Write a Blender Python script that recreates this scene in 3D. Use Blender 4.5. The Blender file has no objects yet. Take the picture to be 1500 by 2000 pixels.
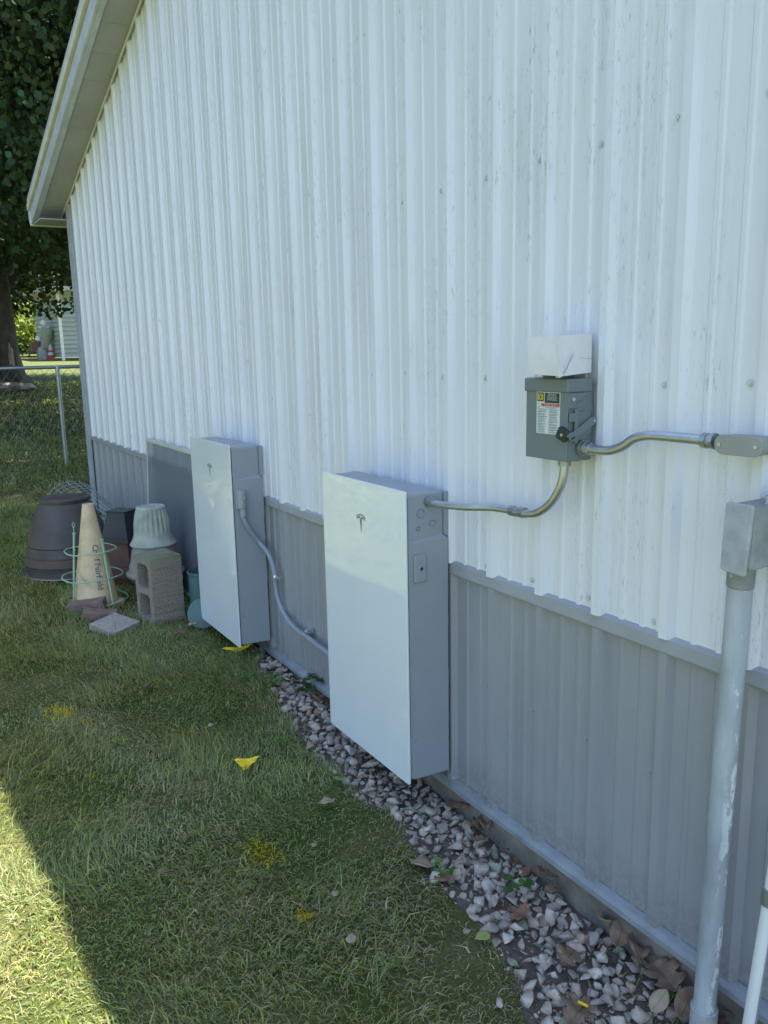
import bpy, bmesh, math, random
import numpy as np
from mathutils import Vector, Matrix, Quaternion
random.seed(7); RNG = np.random.default_rng(11)
C = bpy.context.scene.collection
rad = math.radians

# ------------------------------------------------------------------ camera
CAM = np.array([2.2108, -1.6033, 1.6247]); YAW, PITCH, ROLL, FPX = 1.0287, 0.1957, -0.0206, 1606.37
def cam_axes():
    f = np.array([-math.sin(YAW)*math.cos(PITCH), math.cos(YAW)*math.cos(PITCH), -math.sin(PITCH)])
    r = np.array([math.cos(YAW), math.sin(YAW), 0.]); u = np.cross(r, f)
    return r*math.cos(ROLL)+u*math.sin(ROLL), -r*math.sin(ROLL)+u*math.cos(ROLL), f
R_, U_, F_ = cam_axes()
cam = bpy.data.objects.new('camera', bpy.data.cameras.new('camera')); C.objects.link(cam)
cam.matrix_world = Matrix(((R_[0], U_[0], -F_[0], CAM[0]), (R_[1], U_[1], -F_[1], CAM[1]), (R_[2], U_[2], -F_[2], CAM[2]), (0, 0, 0, 1)))
cam.data.sensor_fit = 'HORIZONTAL'; cam.data.sensor_width = 36; cam.data.lens = 36*FPX/1500
cam.data.clip_start = .02; cam.data.clip_end = 2000
bpy.context.scene.camera = cam

# ------------------------------------------------------------------ light
SUN_DIR = Vector((-.03, .29, 1.)).normalized()          # towards the sun
elev = math.asin(SUN_DIR.z); azim = math.atan2(SUN_DIR.x, SUN_DIR.y)
w = bpy.data.worlds.new('World'); bpy.context.scene.world = w; w.use_nodes = True
nt = w.node_tree; bg = nt.nodes['Background']
sky = nt.nodes.new('ShaderNodeTexSky'); sky.sky_type = 'NISHITA'; sky.sun_disc = False
sky.sun_elevation = elev; sky.sun_rotation = azim; sky.air_density = 1.0; sky.dust_density = .8; sky.ozone_density = 1.0
nt.links.new(sky.outputs[0], bg.inputs[0]); bg.inputs[1].default_value = .15
sl = bpy.data.lights.new('sun', 'SUN'); sl.energy = 5.0; sl.angle = rad(.53); sl.color = (1, .95, .86)
so = bpy.data.objects.new('sun', sl); C.objects.link(so); so.rotation_euler = SUN_DIR.to_track_quat('Z', 'Y').to_euler(); so.location = (0, 0, 30)
vs = bpy.context.scene.view_settings; vs.view_transform = 'Standard'; vs.look = 'None'; vs.exposure = 1.75; vs.gamma = 1
cy = bpy.context.scene.cycles; cy.max_bounces = 8; cy.transparent_max_bounces = 16

# ------------------------------------------------------------------ geometry maths
def gz(X): X = np.clip(X, -80., 6.); return .008-.036*X
def ray(u, v): return F_+(u-750)/FPX*R_-(v-1000)/FPX*U_
def onY(u, v, y=0.): d = ray(u, v); return CAM+(y-CAM[1])/d[1]*d
def onX(u, v, x=0.): d = ray(u, v); return CAM+(x-CAM[0])/d[0]*d
def onG(u, v, h=0.): d = ray(u, v); t = (.008+h-.036*CAM[0]-CAM[2])/(d[2]+.036*d[0]); return CAM+t*d
def rgb(r, g, b): return tuple(((c/255)/12.92 if c/255 < .04045 else ((c/255+.055)/1.055)**2.4) for c in (r, g, b))
_tab = np.random.default_rng(5).random((256, 256))
def vnoise(x, y):
    x = np.asarray(x, float); y = np.asarray(y, float); xi = np.floor(x).astype(int); yi = np.floor(y).astype(int)
    fx = x-xi; fy = y-yi; fx = fx*fx*(3-2*fx); fy = fy*fy*(3-2*fy)
    g = lambda a, b: _tab[a % 256, b % 256]
    return (g(xi, yi)*(1-fx)+g(xi+1, yi)*fx)*(1-fy)+(g(xi, yi+1)*(1-fx)+g(xi+1, yi+1)*fx)*fy

# ------------------------------------------------------------------ materials
M = {}
class Mat:
    def __init__(s, name):
        s.m = bpy.data.materials.new(name); s.m.use_nodes = True; s.t = s.m.node_tree; s.p = s.t.nodes['Principled BSDF']; M[name] = s.m
        s.tc = None
    def n(s, t, **k):
        o = s.t.nodes.new(t)
        for a, b in k.items(): setattr(o, a, b)
        return o
    def l(s, a, b): s.t.links.new(a, b)
    def co(s, scale=(1, 1, 1), kind='Object'):
        if not s.tc: s.tc = s.n('ShaderNodeTexCoord')
        mp = s.n('ShaderNodeMapping'); mp.inputs['Scale'].default_value = scale; s.l(s.tc.outputs[kind], mp.inputs[0]); return mp.outputs[0]
    def noise(s, scale, det=4, rough=.6, sc=(1, 1, 1)):
        o = s.n('ShaderNodeTexNoise'); o.inputs['Scale'].default_value = scale; o.inputs['Detail'].default_value = det; o.inputs['Roughness'].default_value = rough
        s.l(s.co(sc), o.inputs['Vector']); return o.outputs['Fac']
    def ramp(s, fac, stops):
        o = s.n('ShaderNodeValToRGB'); e = o.color_ramp.elements
        for i, (p, c) in enumerate(stops):
            if i > 1: e.new(p)
            e[i].position = p; e[i].color = (*c, 1) if len(c) == 3 else c
        s.l(fac, o.inputs[0]); return o.outputs[0]
    def mix(s, fac, a, b, mode='MIX'):
        o = s.n('ShaderNodeMix', data_type='RGBA', blend_type=mode)
        for k, x in ((0, fac), (6, a), (7, b)):
            if isinstance(x, (int, float)): o.inputs[k].default_value = x
            elif isinstance(x, tuple): o.inputs[k].default_value = (*x, 1)
            else: s.l(x, o.inputs[k])
        return o.outputs[2]
    def math(s, op, a, b=0.):
        o = s.n('ShaderNodeMath', operation=op)
        for k, x in ((0, a), (1, b)):
            if isinstance(x, (int, float)): o.inputs[k].default_value = x
            else: s.l(x, o.inputs[k])
        return o.outputs[0]
    def col(s, x):
        if isinstance(x, tuple): s.p.inputs['Base Color'].default_value = (*x, 1)
        else: s.l(x, s.p.inputs['Base Color'])
        return s
    def set(s, rough=.5, metal=0., spec=.5, coat=0.):
        s.p.inputs['Roughness'].default_value = rough; s.p.inputs['Metallic'].default_value = metal
        s.p.inputs['Specular IOR Level'].default_value = spec; s.p.inputs['Coat Weight'].default_value = coat; return s
    def bump(s, h, dist=.002, st=.5):
        b = s.n('ShaderNodeBump'); b.inputs['Distance'].default_value = dist; b.inputs['Strength'].default_value = st
        s.l(h, b.inputs['Height']); s.l(b.outputs[0], s.p.inputs['Normal']); return s
def simple(name, c, rough=.5, metal=0., var=.12, scale=8, bump=0., bscale=60, spec=.5, coat=0.):
    m = Mat(name); f = m.noise(scale); lo = tuple(x*(1-var) for x in c); hi = tuple(min(1, x*(1+var)) for x in c)
    m.col(m.ramp(f, [(.3, lo), (.7, hi)])).set(rough, metal, spec, coat)
    if bump: m.bump(m.noise(bscale, 6), bump)
    return m
# painted steel wall sheets: mildew specks smeared downwards
def panel_mat(name, c, dirt, amt):
    m = Mat(name)
    big = m.noise(.9, 3, .6, (1, 1, .5)); base = m.ramp(big, [(.3, tuple(x*.93 for x in c)), (.7, c)])
    sp = m.noise(120, 4, .75, (1, 1, .22)); spm = m.ramp(sp, [(.57, (0, 0, 0)), (.64, (1, 1, 1))])
    region = m.noise(4.2, 4, .65, (1.4, 1, .28)); rm = m.ramp(region, [(.44, (0, 0, 0)), (.60, (1, 1, 1))])
    f = m.math('MULTIPLY', m.math('MULTIPLY', spm, rm), amt)
    sp2 = m.noise(48, 4, .65, (1, 1, .2)); s2 = m.ramp(sp2, [(.66, (0, 0, 0)), (.74, (1, 1, 1))])
    f2 = m.math('MULTIPLY', m.math('MULTIPLY', s2, rm), amt*.3)
    st = m.noise(26, 4, .6, (1, 1, .03)); s3 = m.math('MULTIPLY', m.ramp(st, [(.45, (0, 0, 0)), (.7, (1, 1, 1))]), m.math('ADD', m.math('MULTIPLY', rm, .22), .05))
    c1 = m.mix(f, base, dirt); c2 = m.mix(f2, c1, dirt); c3 = m.mix(s3, c2, dirt)
    zz = m.n('ShaderNodeSeparateXYZ'); m.l(m.co(), zz.inputs[0])
    spl = m.math('MULTIPLY', m.ramp(m.math('ADD', zz.outputs[2], m.math('MULTIPLY', m.noise(11, 5, .7), .22)), [(.17, (1, 1, 1)), (.36, (0, 0, 0))]), m.ramp(m.noise(70, 4, .7), [(.42, (.08, .08, .08)), (.6, (.5, .5, .5))]))
    c3 = m.mix(spl, c3, (.13, .11, .085))
    m.col(c3).set(.30, 0, .5); m.bump(m.noise(1.6, 3, .5, (1, 1, .5)), .012, .35); return m
panel_mat('white_sheet', (.765, .765, .78), (.27, .29, .27), .5)
panel_mat('grey_sheet', (.32, .325, .335), (.16, .17, .17), .3)
simple('grey_trim', (.33, .335, .345), .42, var=.08)
simple('base_trim', (.24, .255, .26), .42, var=.18, scale=14)
simple('corner_paint', (.36, .38, .385), .75)
simple('wall_screw', (.56, .58, .57), .5)
simple('white_trim', (.66, .68, .64), .4)
simple('cream_trim', (.62, .60, .50), .5)
simple('fascia_paint', (.50, .52, .56), .4)
m = Mat('soffit_paint'); wv = m.n('ShaderNodeTexWave', wave_type='BANDS', bands_direction='Y'); wv.inputs['Scale'].default_value = 9; m.l(m.co(), wv.inputs['Vector'])
m.col(m.ramp(m.noise(3), [(.3, (.34, .34, .345)), (.7, (.40, .40, .405))])).set(.6).bump(wv.outputs[1], .002, .4)
simple('roof_metal', (.5, .5, .48), .4)
simple('concrete_base', (.19, .17, .135), .9, var=.4, scale=9, bump=.004, bscale=40)
simple('battery_paint', (.30, .325, .345), .36, var=.03)
m = simple('glass_white', (.75, .785, .79), .035, var=.02, scale=3, spec=.6, coat=.7)
m.p.inputs['Coat Roughness'].default_value = .03
simple('dark_gap', (.03, .035, .04), .6)
simple('logo_grey', (.20, .22, .22), .3, metal=.3)
simple('steel', (.56, .58, .61), .44, metal=1, var=.1, scale=20)
simple('zinc_cast', (.42, .43, .43), .42, metal=.9, var=.15, scale=30, bump=.0006, bscale=200)
simple('bright_screw', (.62, .63, .65), .35, metal=.8)
simple('grey_cable', (.27, .30, .34), .5, var=.04)
simple('switch_paint', (.165, .19, .19), .45, var=.04)
simple('black_plastic', (.025, .03, .03), .5)
simple('sticker_white', (.62, .66, .62), .4, var=.03)
simple('sticker_dark', (.035, .05, .04), .4)
simple('sticker_red', (.55, .06, .06), .4)
simple('sticker_yellow', (.75, .55, .03), .4)
simple('print_grey', (.15, .16, .16), .5)
simple('carton', (.76, .73, .70), .75, var=.07, scale=10, bump=.001, bscale=40)
simple('carton_dark', (.30, .28, .25), .8)
simple('conduit_body_grey', (.30, .30, .27), .45, var=.05)
m = simple('weathered_box', (.37, .38, .385), .6, var=.2, scale=25, bump=.0012, bscale=90)
simple('box_side', (.25, .26, .24), .7, var=.25, scale=20, bump=.001)
simple('putty', (.42, .40, .35), .85, var=.3, scale=60, bump=.008, bscale=70)
def pipe_mat(name, base, dark, lo, hi, sc, sk=18):
    m = Mat(name); a = m.ramp(m.noise(14, 5, .6, (1, 1, .25)), [(.35, dark), (.62, base)])
    f = m.ramp(m.noise(sc, 5, .7, (1, 1, .35)), [(lo, (0, 0, 0)), (hi, (1, 1, 1))])
    g = m.n('ShaderNodeSeparateXYZ'); m.l(m.co(), g.inputs[0]); side = m.ramp(m.math('ADD', m.math('MULTIPLY', g.outputs[0], sk), .0), [(.28, (0, 0, 0)), (.50, (1, 1, 1))])
    m.col(m.mix(m.math('MULTIPLY', f, side), a, (.72, .73, .70))).set(.55).bump(m.noise(50, 4), .001); return m
pipe_mat('old_pipe', (.42, .45, .47), (.27, .30, .32), .52, .55, 16)
pipe_mat('thin_pipe_paint', (.30, .34, .36), (.26, .29, .32), .24, .33, 6, -90)
simple('dark_pot', (.066, .054, .047), .55, var=.25, scale=6, bump=.001)
simple('brown_pot', (.10, .070, .056), .6, var=.2, scale=6)
m = Mat('cone_plastic')
m.col(m.mix(m.math('MULTIPLY', m.ramp(m.noise(9, 5, .7), [(.45, (0, 0, 0)), (.7, (1, 1, 1))]), .45), (.66, .50, .30), (.32, .24, .13))).set(.6).bump(m.noise(30), .001)
simple('cage_paint', (.30, .46, .31), .45)
simple('brick', (.21, .135, .11), .9, var=.3, scale=20, bump=.002, bscale=90)
simple('paver', (.33, .285, .235), .95, var=.25, scale=40, bump=.003, bscale=120)
m = Mat('block_concrete'); sp = m.ramp(m.noise(220, 3, .7), [(.35, (.14, .115, .09)), (.65, (.40, .34, .27))])
sx = m.n('ShaderNodeSeparateXYZ'); m.l(m.co((1, 1, 1)), sx.inputs[0])
mz = m.ramp(m.math('ADD', sx.outputs[2], m.math('MULTIPLY', m.noise(9), .12)), [(.50, (0, 0, 0)), (.55, (1, 1, 1))])
m.col(m.mix(m.math('MULTIPLY', mz, .55), sp, (.20, .23, .11))).set(.95).bump(m.noise(160, 5), .005, .9)
simple('stone_pot', (.36, .38, .31), .85, var=.25, scale=12, bump=.0015, bscale=80)
simple('tan_pot', (.30, .275, .235), .7, var=.1)
simple('ribbed_black', (.035, .042, .048), .5, var=.2)
simple('terracotta', (.13, .062, .046), .8, var=.2)
simple('slate_pot', (.055, .065, .085), .5)
simple('teal_plastic', (.075, .155, .150), .5, var=.15)
simple('wire', (.40, .43, .42), .5, metal=.6)
simple('fence_wire', (.13, .17, .13), .6, metal=.3)
simple('galvanised', (.36, .39, .39), .4, metal=.7)
simple('screen_frame', (.52, .54, .44), .5)
m = Mat('screen_mesh'); m.col((.17, .20, .22)).set(.7); tr = m.n('ShaderNodeBsdfTransparent'); mx = m.n('ShaderNodeMixShader')
mx.inputs[0].default_value = .64; m.l(tr.outputs[0], mx.inputs[1]); m.l(m.p.outputs[0], mx.inputs[2]); m.l(mx.outputs[0], m.t.nodes['Material Output'].inputs[0])
m = Mat('yellow_film'); m.col((.80, .58, .02)).set(.4); m.p.inputs['Subsurface Weight'].default_value = .0
simple('bark', (.06, .052, .042), .95, var=.45, scale=4, bump=.03, bscale=9)
simple('pale_wood', (.38, .33, .26), .9, var=.2)
simple('siding', (.40, .43, .40), .6, var=.05)
simple('tractor_red', (.13, .05, .05), .5)
simple('machine_grey', (.30, .32, .30), .6)
simple('machine_white', (.75, .75, .72), .5)
simple('orange', (.45, .08, .05), .5)
def leaf_mat(name, attr=True, c=(.05, .09, .03), trans=.35, rough=.5):
    m = Mat(name)
    if attr: a = m.n('ShaderNodeVertexColor', layer_name='Col'); col = a.outputs[0]; m.col(col)
    else: m.col(c); col = c
    m.set(rough, 0, .2)
    t = m.n('ShaderNodeBsdfTranslucent')
    if attr:
        m.l(m.mix(1., col, (1.5, 1.7, .6), 'MULTIPLY'), t.inputs[0])
    else: t.inputs[0].default_value = (c[0]*1.5, c[1]*1.7, c[2]*.6, 1)
    mx = m.n('ShaderNodeMixShader'); mx.inputs[0].default_value = trans
    m.l(m.p.outputs[0], mx.inputs[1]); m.l(t.outputs[0], mx.inputs[2]); m.l(mx.outputs[0], m.t.nodes['Material Output'].inputs[0])
leaf_mat('leaf', trans=.2, rough=.7); leaf_mat('grass_blade', trans=.42, rough=.55); leaf_mat('weed_leaf', trans=.35)
m = Mat('stone'); a = m.n('ShaderNodeVertexColor', layer_name='Col')
m.col(m.mix(m.ramp(m.noise(55, 5, .65), [(.35, (0, 0, 0)), (.7, (1, 1, 1))]), m.mix(1., a.outputs[0], (.62, .60, .57), 'MULTIPLY'), a.outputs[0])).set(.85).bump(m.noise(90, 5), .003, .7)
for nm, c1, c2 in (('leaf_brown', (.10, .060, .036), (.25, .165, .10)), ('leaf_tan', (.26, .19, .12), (.38, .29, .19)), ('leaf_red', (.13, .058, .034), (.26, .125, .072)), ('leaf_green', (.10, .20, .05), (.17, .30, .08)), ('leaf_yellow', (.25, .27, .07), (.36, .36, .12))):
    m = Mat(nm); m.col(m.ramp(m.noise(22, 5), [(.3, c1), (.7, c2)])).set(.7).bump(m.noise(60), .002)

# ------------------------------------------------------------------ mesh builder
class MB:
    def __init__(s): s.v = []; s.f = []
    def add(s, vs_, fs):
        b = len(s.v); s.v += [tuple(map(float, q)) for q in vs_]; s.f += [tuple(i+b for i in q) for q in fs]; return s
    def box(s, lo, hi):
        (a, b, c), (d, e, f) = lo, hi
        return s.add([(a, b, c), (d, b, c), (d, e, c), (a, e, c), (a, b, f), (d, b, f), (d, e, f), (a, e, f)],
                     [(0, 3, 2, 1), (4, 5, 6, 7), (0, 1, 5, 4), (1, 2, 6, 5), (2, 3, 7, 6), (3, 0, 4, 7)])
    def tube(s, pts, r, n=12, cap=True, flat=None):
        pts = [Vector(q) for q in pts]; rs = r if hasattr(r, '__len__') else [r]*len(pts)
        T = []
        for i in range(len(pts)):
            a = pts[max(i-1, 0)]; b = pts[min(i+1, len(pts)-1)]; T.append((b-a).normalized() if (b-a).length > 1e-9 else Vector((0, 0, 1)))
        up = Vector((0, 0, 1)) if abs(T[0].z) < .9 else Vector((1, 0, 0)); N = (up-T[0]*up.dot(T[0])).normalized()
        vs_ = []
        for i, q in enumerate(pts):
            N = (N-T[i]*N.dot(T[i])).normalized(); B = T[i].cross(N)
            for k in range(n):
                an = 2*math.pi*k/n; vs_.append(q+(N*math.cos(an)+B*math.sin(an))*rs[i])
        fs = [(i*n+k, i*n+(k+1) % n, (i+1)*n+(k+1) % n, (i+1)*n+k) for i in range(len(pts)-1) for k in range(n)]
        if cap: fs += [tuple(range(n))[::-1], tuple((len(pts)-1)*n+k for k in range(n))]
        return s.add(vs_, fs)
    def cyl(s, a, b, r, r2=None, n=16): return s.tube([a, b], [r, r if r2 is None else r2], n)
    def lathe(s, c, prof, n=32, fn=None, sx=1., sy=1.):
        vs_ = []; L = len(prof)
        for k in range(n):
            an = 2*math.pi*k/n
            for (r, z) in prof:
                rr = fn(an, r, z) if fn else r
                vs_.append((c[0]+rr*math.cos(an)*sx, c[1]+rr*math.sin(an)*sy, c[2]+z))
        fs = [(k*L+i, ((k+1) % n)*L+i, ((k+1) % n)*L+i+1, k*L+i+1) for k in range(n) for i in range(L-1)]
        return s.add(vs_, fs)
    def prism(s, pts2, fn0, fn1):
        n = len(pts2); return s.add([fn0(*q) for q in pts2]+[fn1(*q) for q in pts2], [tuple(range(n))[::-1], tuple(range(n, 2*n))]+[(i, (i+1) % n, n+(i+1) % n, n+i) for i in range(n)])
    def obj(s, name, mat, parent=None, smooth=False, bevel=0., seg=2, fix=True):
        me = bpy.data.meshes.new(name); me.from_pydata(s.v, [], s.f)
        if fix:
            bm = bmesh.new(); bm.from_mesh(me); bmesh.ops.recalc_face_normals(bm, faces=bm.faces); bm.to_mesh(me); bm.free()
        me.materials.append(M[mat]); o = bpy.data.objects.new(name, me); C.objects.link(o)
        if smooth:
            me.polygons.foreach_set('use_smooth', [True]*len(me.polygons))
            me.update()
            try: me.set_sharp_from_angle(angle=rad(38))
            except Exception: pass
        if bevel: b = o.modifiers.new('bevel', 'BEVEL'); b.width = bevel; b.segments = seg; b.limit_method = 'ANGLE'; b.angle_limit = rad(40)
        if parent is not None: o.parent = parent; o.matrix_parent_inverse = parent.matrix_world.inverted()
        return o
def tag(o, label=None, cat=None, group=None, kind=None):
    for k, x in (('label', label), ('category', cat), ('group', group), ('kind', kind)):
        if x: o[k] = x
    return o
def thing(name, loc, label, cat, group=None):
    o = bpy.data.objects.new(name, None); o.empty_display_size = .1; C.objects.link(o); o.location = loc
    o.matrix_world = Matrix.Translation(Vector(loc)); return tag(o, label, cat, group)
def npmesh(name, verts, faces_flat, sizes, mat, cols=None, parent=None, smooth=False):
    me = bpy.data.meshes.new(name); me.vertices.add(len(verts)); me.vertices.foreach_set('co', np.asarray(verts, np.float32).ravel())
    me.loops.add(len(faces_flat)); me.loops.foreach_set('vertex_index', np.asarray(faces_flat, np.int32))
    me.polygons.add(len(sizes)); st = np.concatenate([[0], np.cumsum(sizes)[:-1]]).astype(np.int32)
    me.polygons.foreach_set('loop_start', st); me.polygons.foreach_set('loop_total', np.asarray(sizes, np.int32))
    if smooth: me.polygons.foreach_set('use_smooth', np.ones(len(sizes), bool))
    me.update(calc_edges=True)
    if cols is not None:
        at = me.color_attributes.new('Col', 'FLOAT_COLOR', 'POINT'); c4 = np.ones((len(verts), 4), np.float32); c4[:, :3] = cols; at.data.foreach_set('color', c4.ravel())
    me.materials.append(M[mat]); o = bpy.data.objects.new(name, me); C.objects.link(o)
    if parent is not None: o.parent = parent; o.matrix_parent_inverse = parent.matrix_world.inverted()
    return o
def text_mesh(s, size, fn, name, mat, parent, bold=0.):
    cu = bpy.data.curves.new('t', 'FONT'); cu.body = s; cu.size = size; cu.align_x = 'CENTER'; cu.align_y = 'CENTER'; cu.offset = bold; cu.resolution_u = 3
    to = bpy.data.objects.new('t', cu); C.objects.link(to); dg = bpy.context.evaluated_depsgraph_get(); dg.update()
    me = bpy.data.meshes.new_from_object(to.evaluated_get(dg)); bpy.data.objects.remove(to); me.name = name
    me.transform(Matrix.Identity(4))
    for v in me.vertices: v.co = Vector(fn(v.co.x, v.co.y))
    me.materials.clear(); me.materials.append(M[mat]); o = bpy.data.objects.new(name, me); C.objects.link(o)
    if parent is not None: o.parent = parent; o.matrix_parent_inverse = parent.matrix_world.inverted()
    return o
def smooth_path(pts, n=8):
    P = [Vector(q) for q in pts]; out = []
    for i in range(len(P)-1):
        p0 = P[max(i-1, 0)]; p1 = P[i]; p2 = P[i+1]; p3 = P[min(i+2, len(P)-1)]
        for k in range(n):
            t = k/n; out.append(.5*((2*p1)+(p2-p0)*t+(2*p0-5*p1+4*p2-p3)*t*t+(3*p1-p0-3*p2+p3)*t**3))
    return out+[P[-1]]

# ------------------------------------------------------------------ ground
EDGE = [(-7, -.02), (-1.95, -.05), (-1.6, -.10), (-1.45, -.15), (-1.0, -.20), (-.6, -.27), (-.19, -.28), (-.02, -.23), (.32, -.29), (.56, -.29), (.76, -.34), (.92, -.42), (1.2, -.5), (1.8, -.5), (6, -.5)]
def edgeY(X): return np.interp(X, [e[0] for e in EDGE], [e[1] for e in EDGE])
xs = np.unique(np.concatenate([np.linspace(-400, -80, 9), np.linspace(-80, -12, 35), np.linspace(-12, -6, 25), np.linspace(-6, 1.6, 255), np.linspace(1.6, 6, 12), np.linspace(6, 400, 8)]))
ys = np.unique(np.concatenate([np.linspace(-400, -12, 8), np.linspace(-12, -2, 25), np.linspace(-2, .2, 75), np.linspace(.2, 12, 25), np.linspace(12, 400, 8)]))
GX, GY = np.meshgrid(xs, ys, indexing='ij')
near = np.clip((GX+9)/2, 0, 1)*np.clip((1.7-GX)/.5, 0, 1)
def relief(X, Y):
    e = edgeY(X); bed = np.clip((Y-e)/.05, 0, 1)*(X > -2.1)
    return .018*(vnoise(X*4+50, Y*4+50)-.5)+.008*(vnoise(X*14, Y*14+9)-.5)-.018*bed
GZ = gz(GX)+near*relief(GX, GY)
nx, ny = len(xs), len(ys); idx = np.arange(nx*ny).reshape(nx, ny)
fc = np.stack([idx[:-1, :-1], idx[1:, :-1], idx[1:, 1:], idx[:-1, 1:]], -1).reshape(-1, 4)
bedm = np.clip((GY-edgeY(GX)+.05)/.06, 0, 1)*(GX > -2.4)*(GX < 3)*(GY < .3)
m = Mat('ground_soil'); at = m.n('ShaderNodeVertexColor', layer_name='Col')
soil = m.ramp(m.noise(30, 6, .7), [(.3, (.075, .058, .046)), (.7, (.17, .135, .11))])
moss = m.ramp(m.noise(2.2, 5, .6), [(.35, (.045, .065, .016)), (.5, (.075, .085, .026)), (.68, (.14, .125, .062))])
fine = m.ramp(m.noise(120, 5, .7), [(.3, (.55, .55, .5)), (.7, (1.35, 1.35, 1.25))])
lawn = m.mix(1., moss, fine, 'MULTIPLY')
far = m.ramp(m.noise(14, 8, .75, (1, 1, 1)), [(.3, (.060, .078, .026)), (.7, (.135, .150, .060))])
sx = m.n('ShaderNodeSeparateXYZ'); m.l(m.co(), sx.inputs[0])
lawn = m.mix(m.math('MULTIPLY', m.ramp(m.math('MULTIPLY', sx.outputs[0], -.1), [(.45, (0, 0, 0)), (.75, (1, 1, 1))]), 1.), lawn, far)
lawn = m.mix(m.ramp(m.math('MULTIPLY', sx.outputs[1], -.1), [(.15, (0, 0, 0)), (.25, (1, 1, 1))]), lawn, far)
edge = m.ramp(m.math('ADD', at.outputs[0], m.math('MULTIPLY', m.math('SUBTRACT', m.noise(16, 4), .5), .9)), [(.4, (0, 0, 0)), (.62, (1, 1, 1))])
m.col(m.mix(edge, lawn, soil)).set(1., 0, .1).bump(m.noise(60, 6), .012, .8)
g = npmesh('ground', np.stack([GX, GY, GZ], -1).reshape(-1, 3), fc.ravel(), np.full(len(fc), 4), 'ground_soil', np.repeat(bedm.reshape(-1, 1), 3, 1), smooth=True)
tag(g, kind='structure')

# ------------------------------------------------------------------ barn
RX0, RX1, RIDGE = -5.72, 1.72, -2.0; SLOPE = .287
def soffit_z(X): return 2.879+SLOPE*((X if X < RIDGE else 2*RIDGE-X)+5.81)
barn = thing('metal_barn', (-2, 0, 0), 'white ribbed metal barn with a grey lower band and overhanging gable roof', 'barn')
x0, S = -.0111, .2286; ZT = .911
def profile():
    pts = []; k0 = int(math.floor((RX0-x0)/S))+1
    k = k0
    while x0+k*S < RX1-.03:
        c = x0+k*S; pts += ([(c-.0345, 0), (c-.034, -.0028), (c-.0262, -.0028)] if k % 4 == 0 else [(c-.025, 0)])+[(c-.012, -.0200), (c+.012, -.0200), (c+.025, 0)]
        for f in (.345, .655):
            d = c+f*S
            if d < RX1-.03: pts += [(d-.011, 0), (d-.0055, -.0042), (d+.0055, -.0042), (d+.011, 0)]
        k += 1
    return [(RX0, 0)]+pts+[(RX1, 0)]
PR = profile()
def sheet(name, mat, zlo, zhi, dy=0.):
    v = []; f = []
    pr = PR
    for (X, Y) in pr:
        j = .0015*math.sin(X*9.1)
        v += [(X, Y+dy, zlo+j*.6), (X, Y+dy, zhi(X))]
    v2 = [(a, b+.006, c) for a, b, c in v]; n = len(v)
    for i in range(len(pr)-1): f += [(2*i, 2*i+2, 2*i+3, 2*i+1), (n+2*i+1, n+2*i+3, n+2*i+2, n+2*i), (2*i, n+2*i, n+2*i+2, 2*i+2)]
    mb = MB().add(v+v2, f); return mb.obj(name, mat, barn, fix=False)
sheet('upper_wall_sheet', 'white_sheet', ZT-.006, lambda X: soffit_z(X)+.02)
sheet('lower_wall_sheet', 'grey_sheet', .097, lambda X: ZT-.03, .008)
# wainscot trim: drip ledge and face
def extr(name, mat, prof, X0, X1, bevel=.0015):
    mb = MB(); mb.prism(prof, lambda y, z: (X0, y, z), lambda y, z: (X1, y, z)); return mb.obj(name, mat, barn, bevel=bevel)
extr('band_trim', 'grey_trim', [(.0055, ZT+.006), (-.010, ZT-.003), (-.0125, ZT-.006), (-.0145, ZT-.040), (-.012, ZT-.046), (.0055, ZT-.044)], RX0-.01, RX1)
extr('base_trim', 'base_trim', [(.006, .105), (-.012, .097), (-.024, .088), (-.026, .072), (.006, .070)], RX0-.01, RX1)
extr('skirt_board', 'concrete_base', [(.02, .0695), (-.006, .0695), (-.008, -.25), (.02, -.25)], RX0, RX1, 0)
mb = MB().box((RX0-.012, -.0215, .06), (RX0+.105, -.0012, soffit_z(RX0)+.01)); mb.box((RX0-.018, -.024, .06), (RX0-.010, .11, soffit_z(RX0)))
mb.obj('corner_trim', 'corner_paint', barn, bevel=.002)
# other walls
W = 9.0
mb = MB().box((RX0, .11, -.2), (RX0+.05, W, soffit_z(RX0)-.02)); mb.box((RX1-.05, .02, -.2), (RX1, W, soffit_z(RX1)+.0))
pk = [(RX0, -.2), (RX1, -.2), (RX1, soffit_z(RX1)), (RIDGE, soffit_z(RIDGE)), (RX0, soffit_z(RX0))]
mb.prism(pk, lambda a, c: (a, W, c), lambda a, c: (a, W+.05, c)); mb.obj('side_wall', 'white_sheet', barn)
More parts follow.
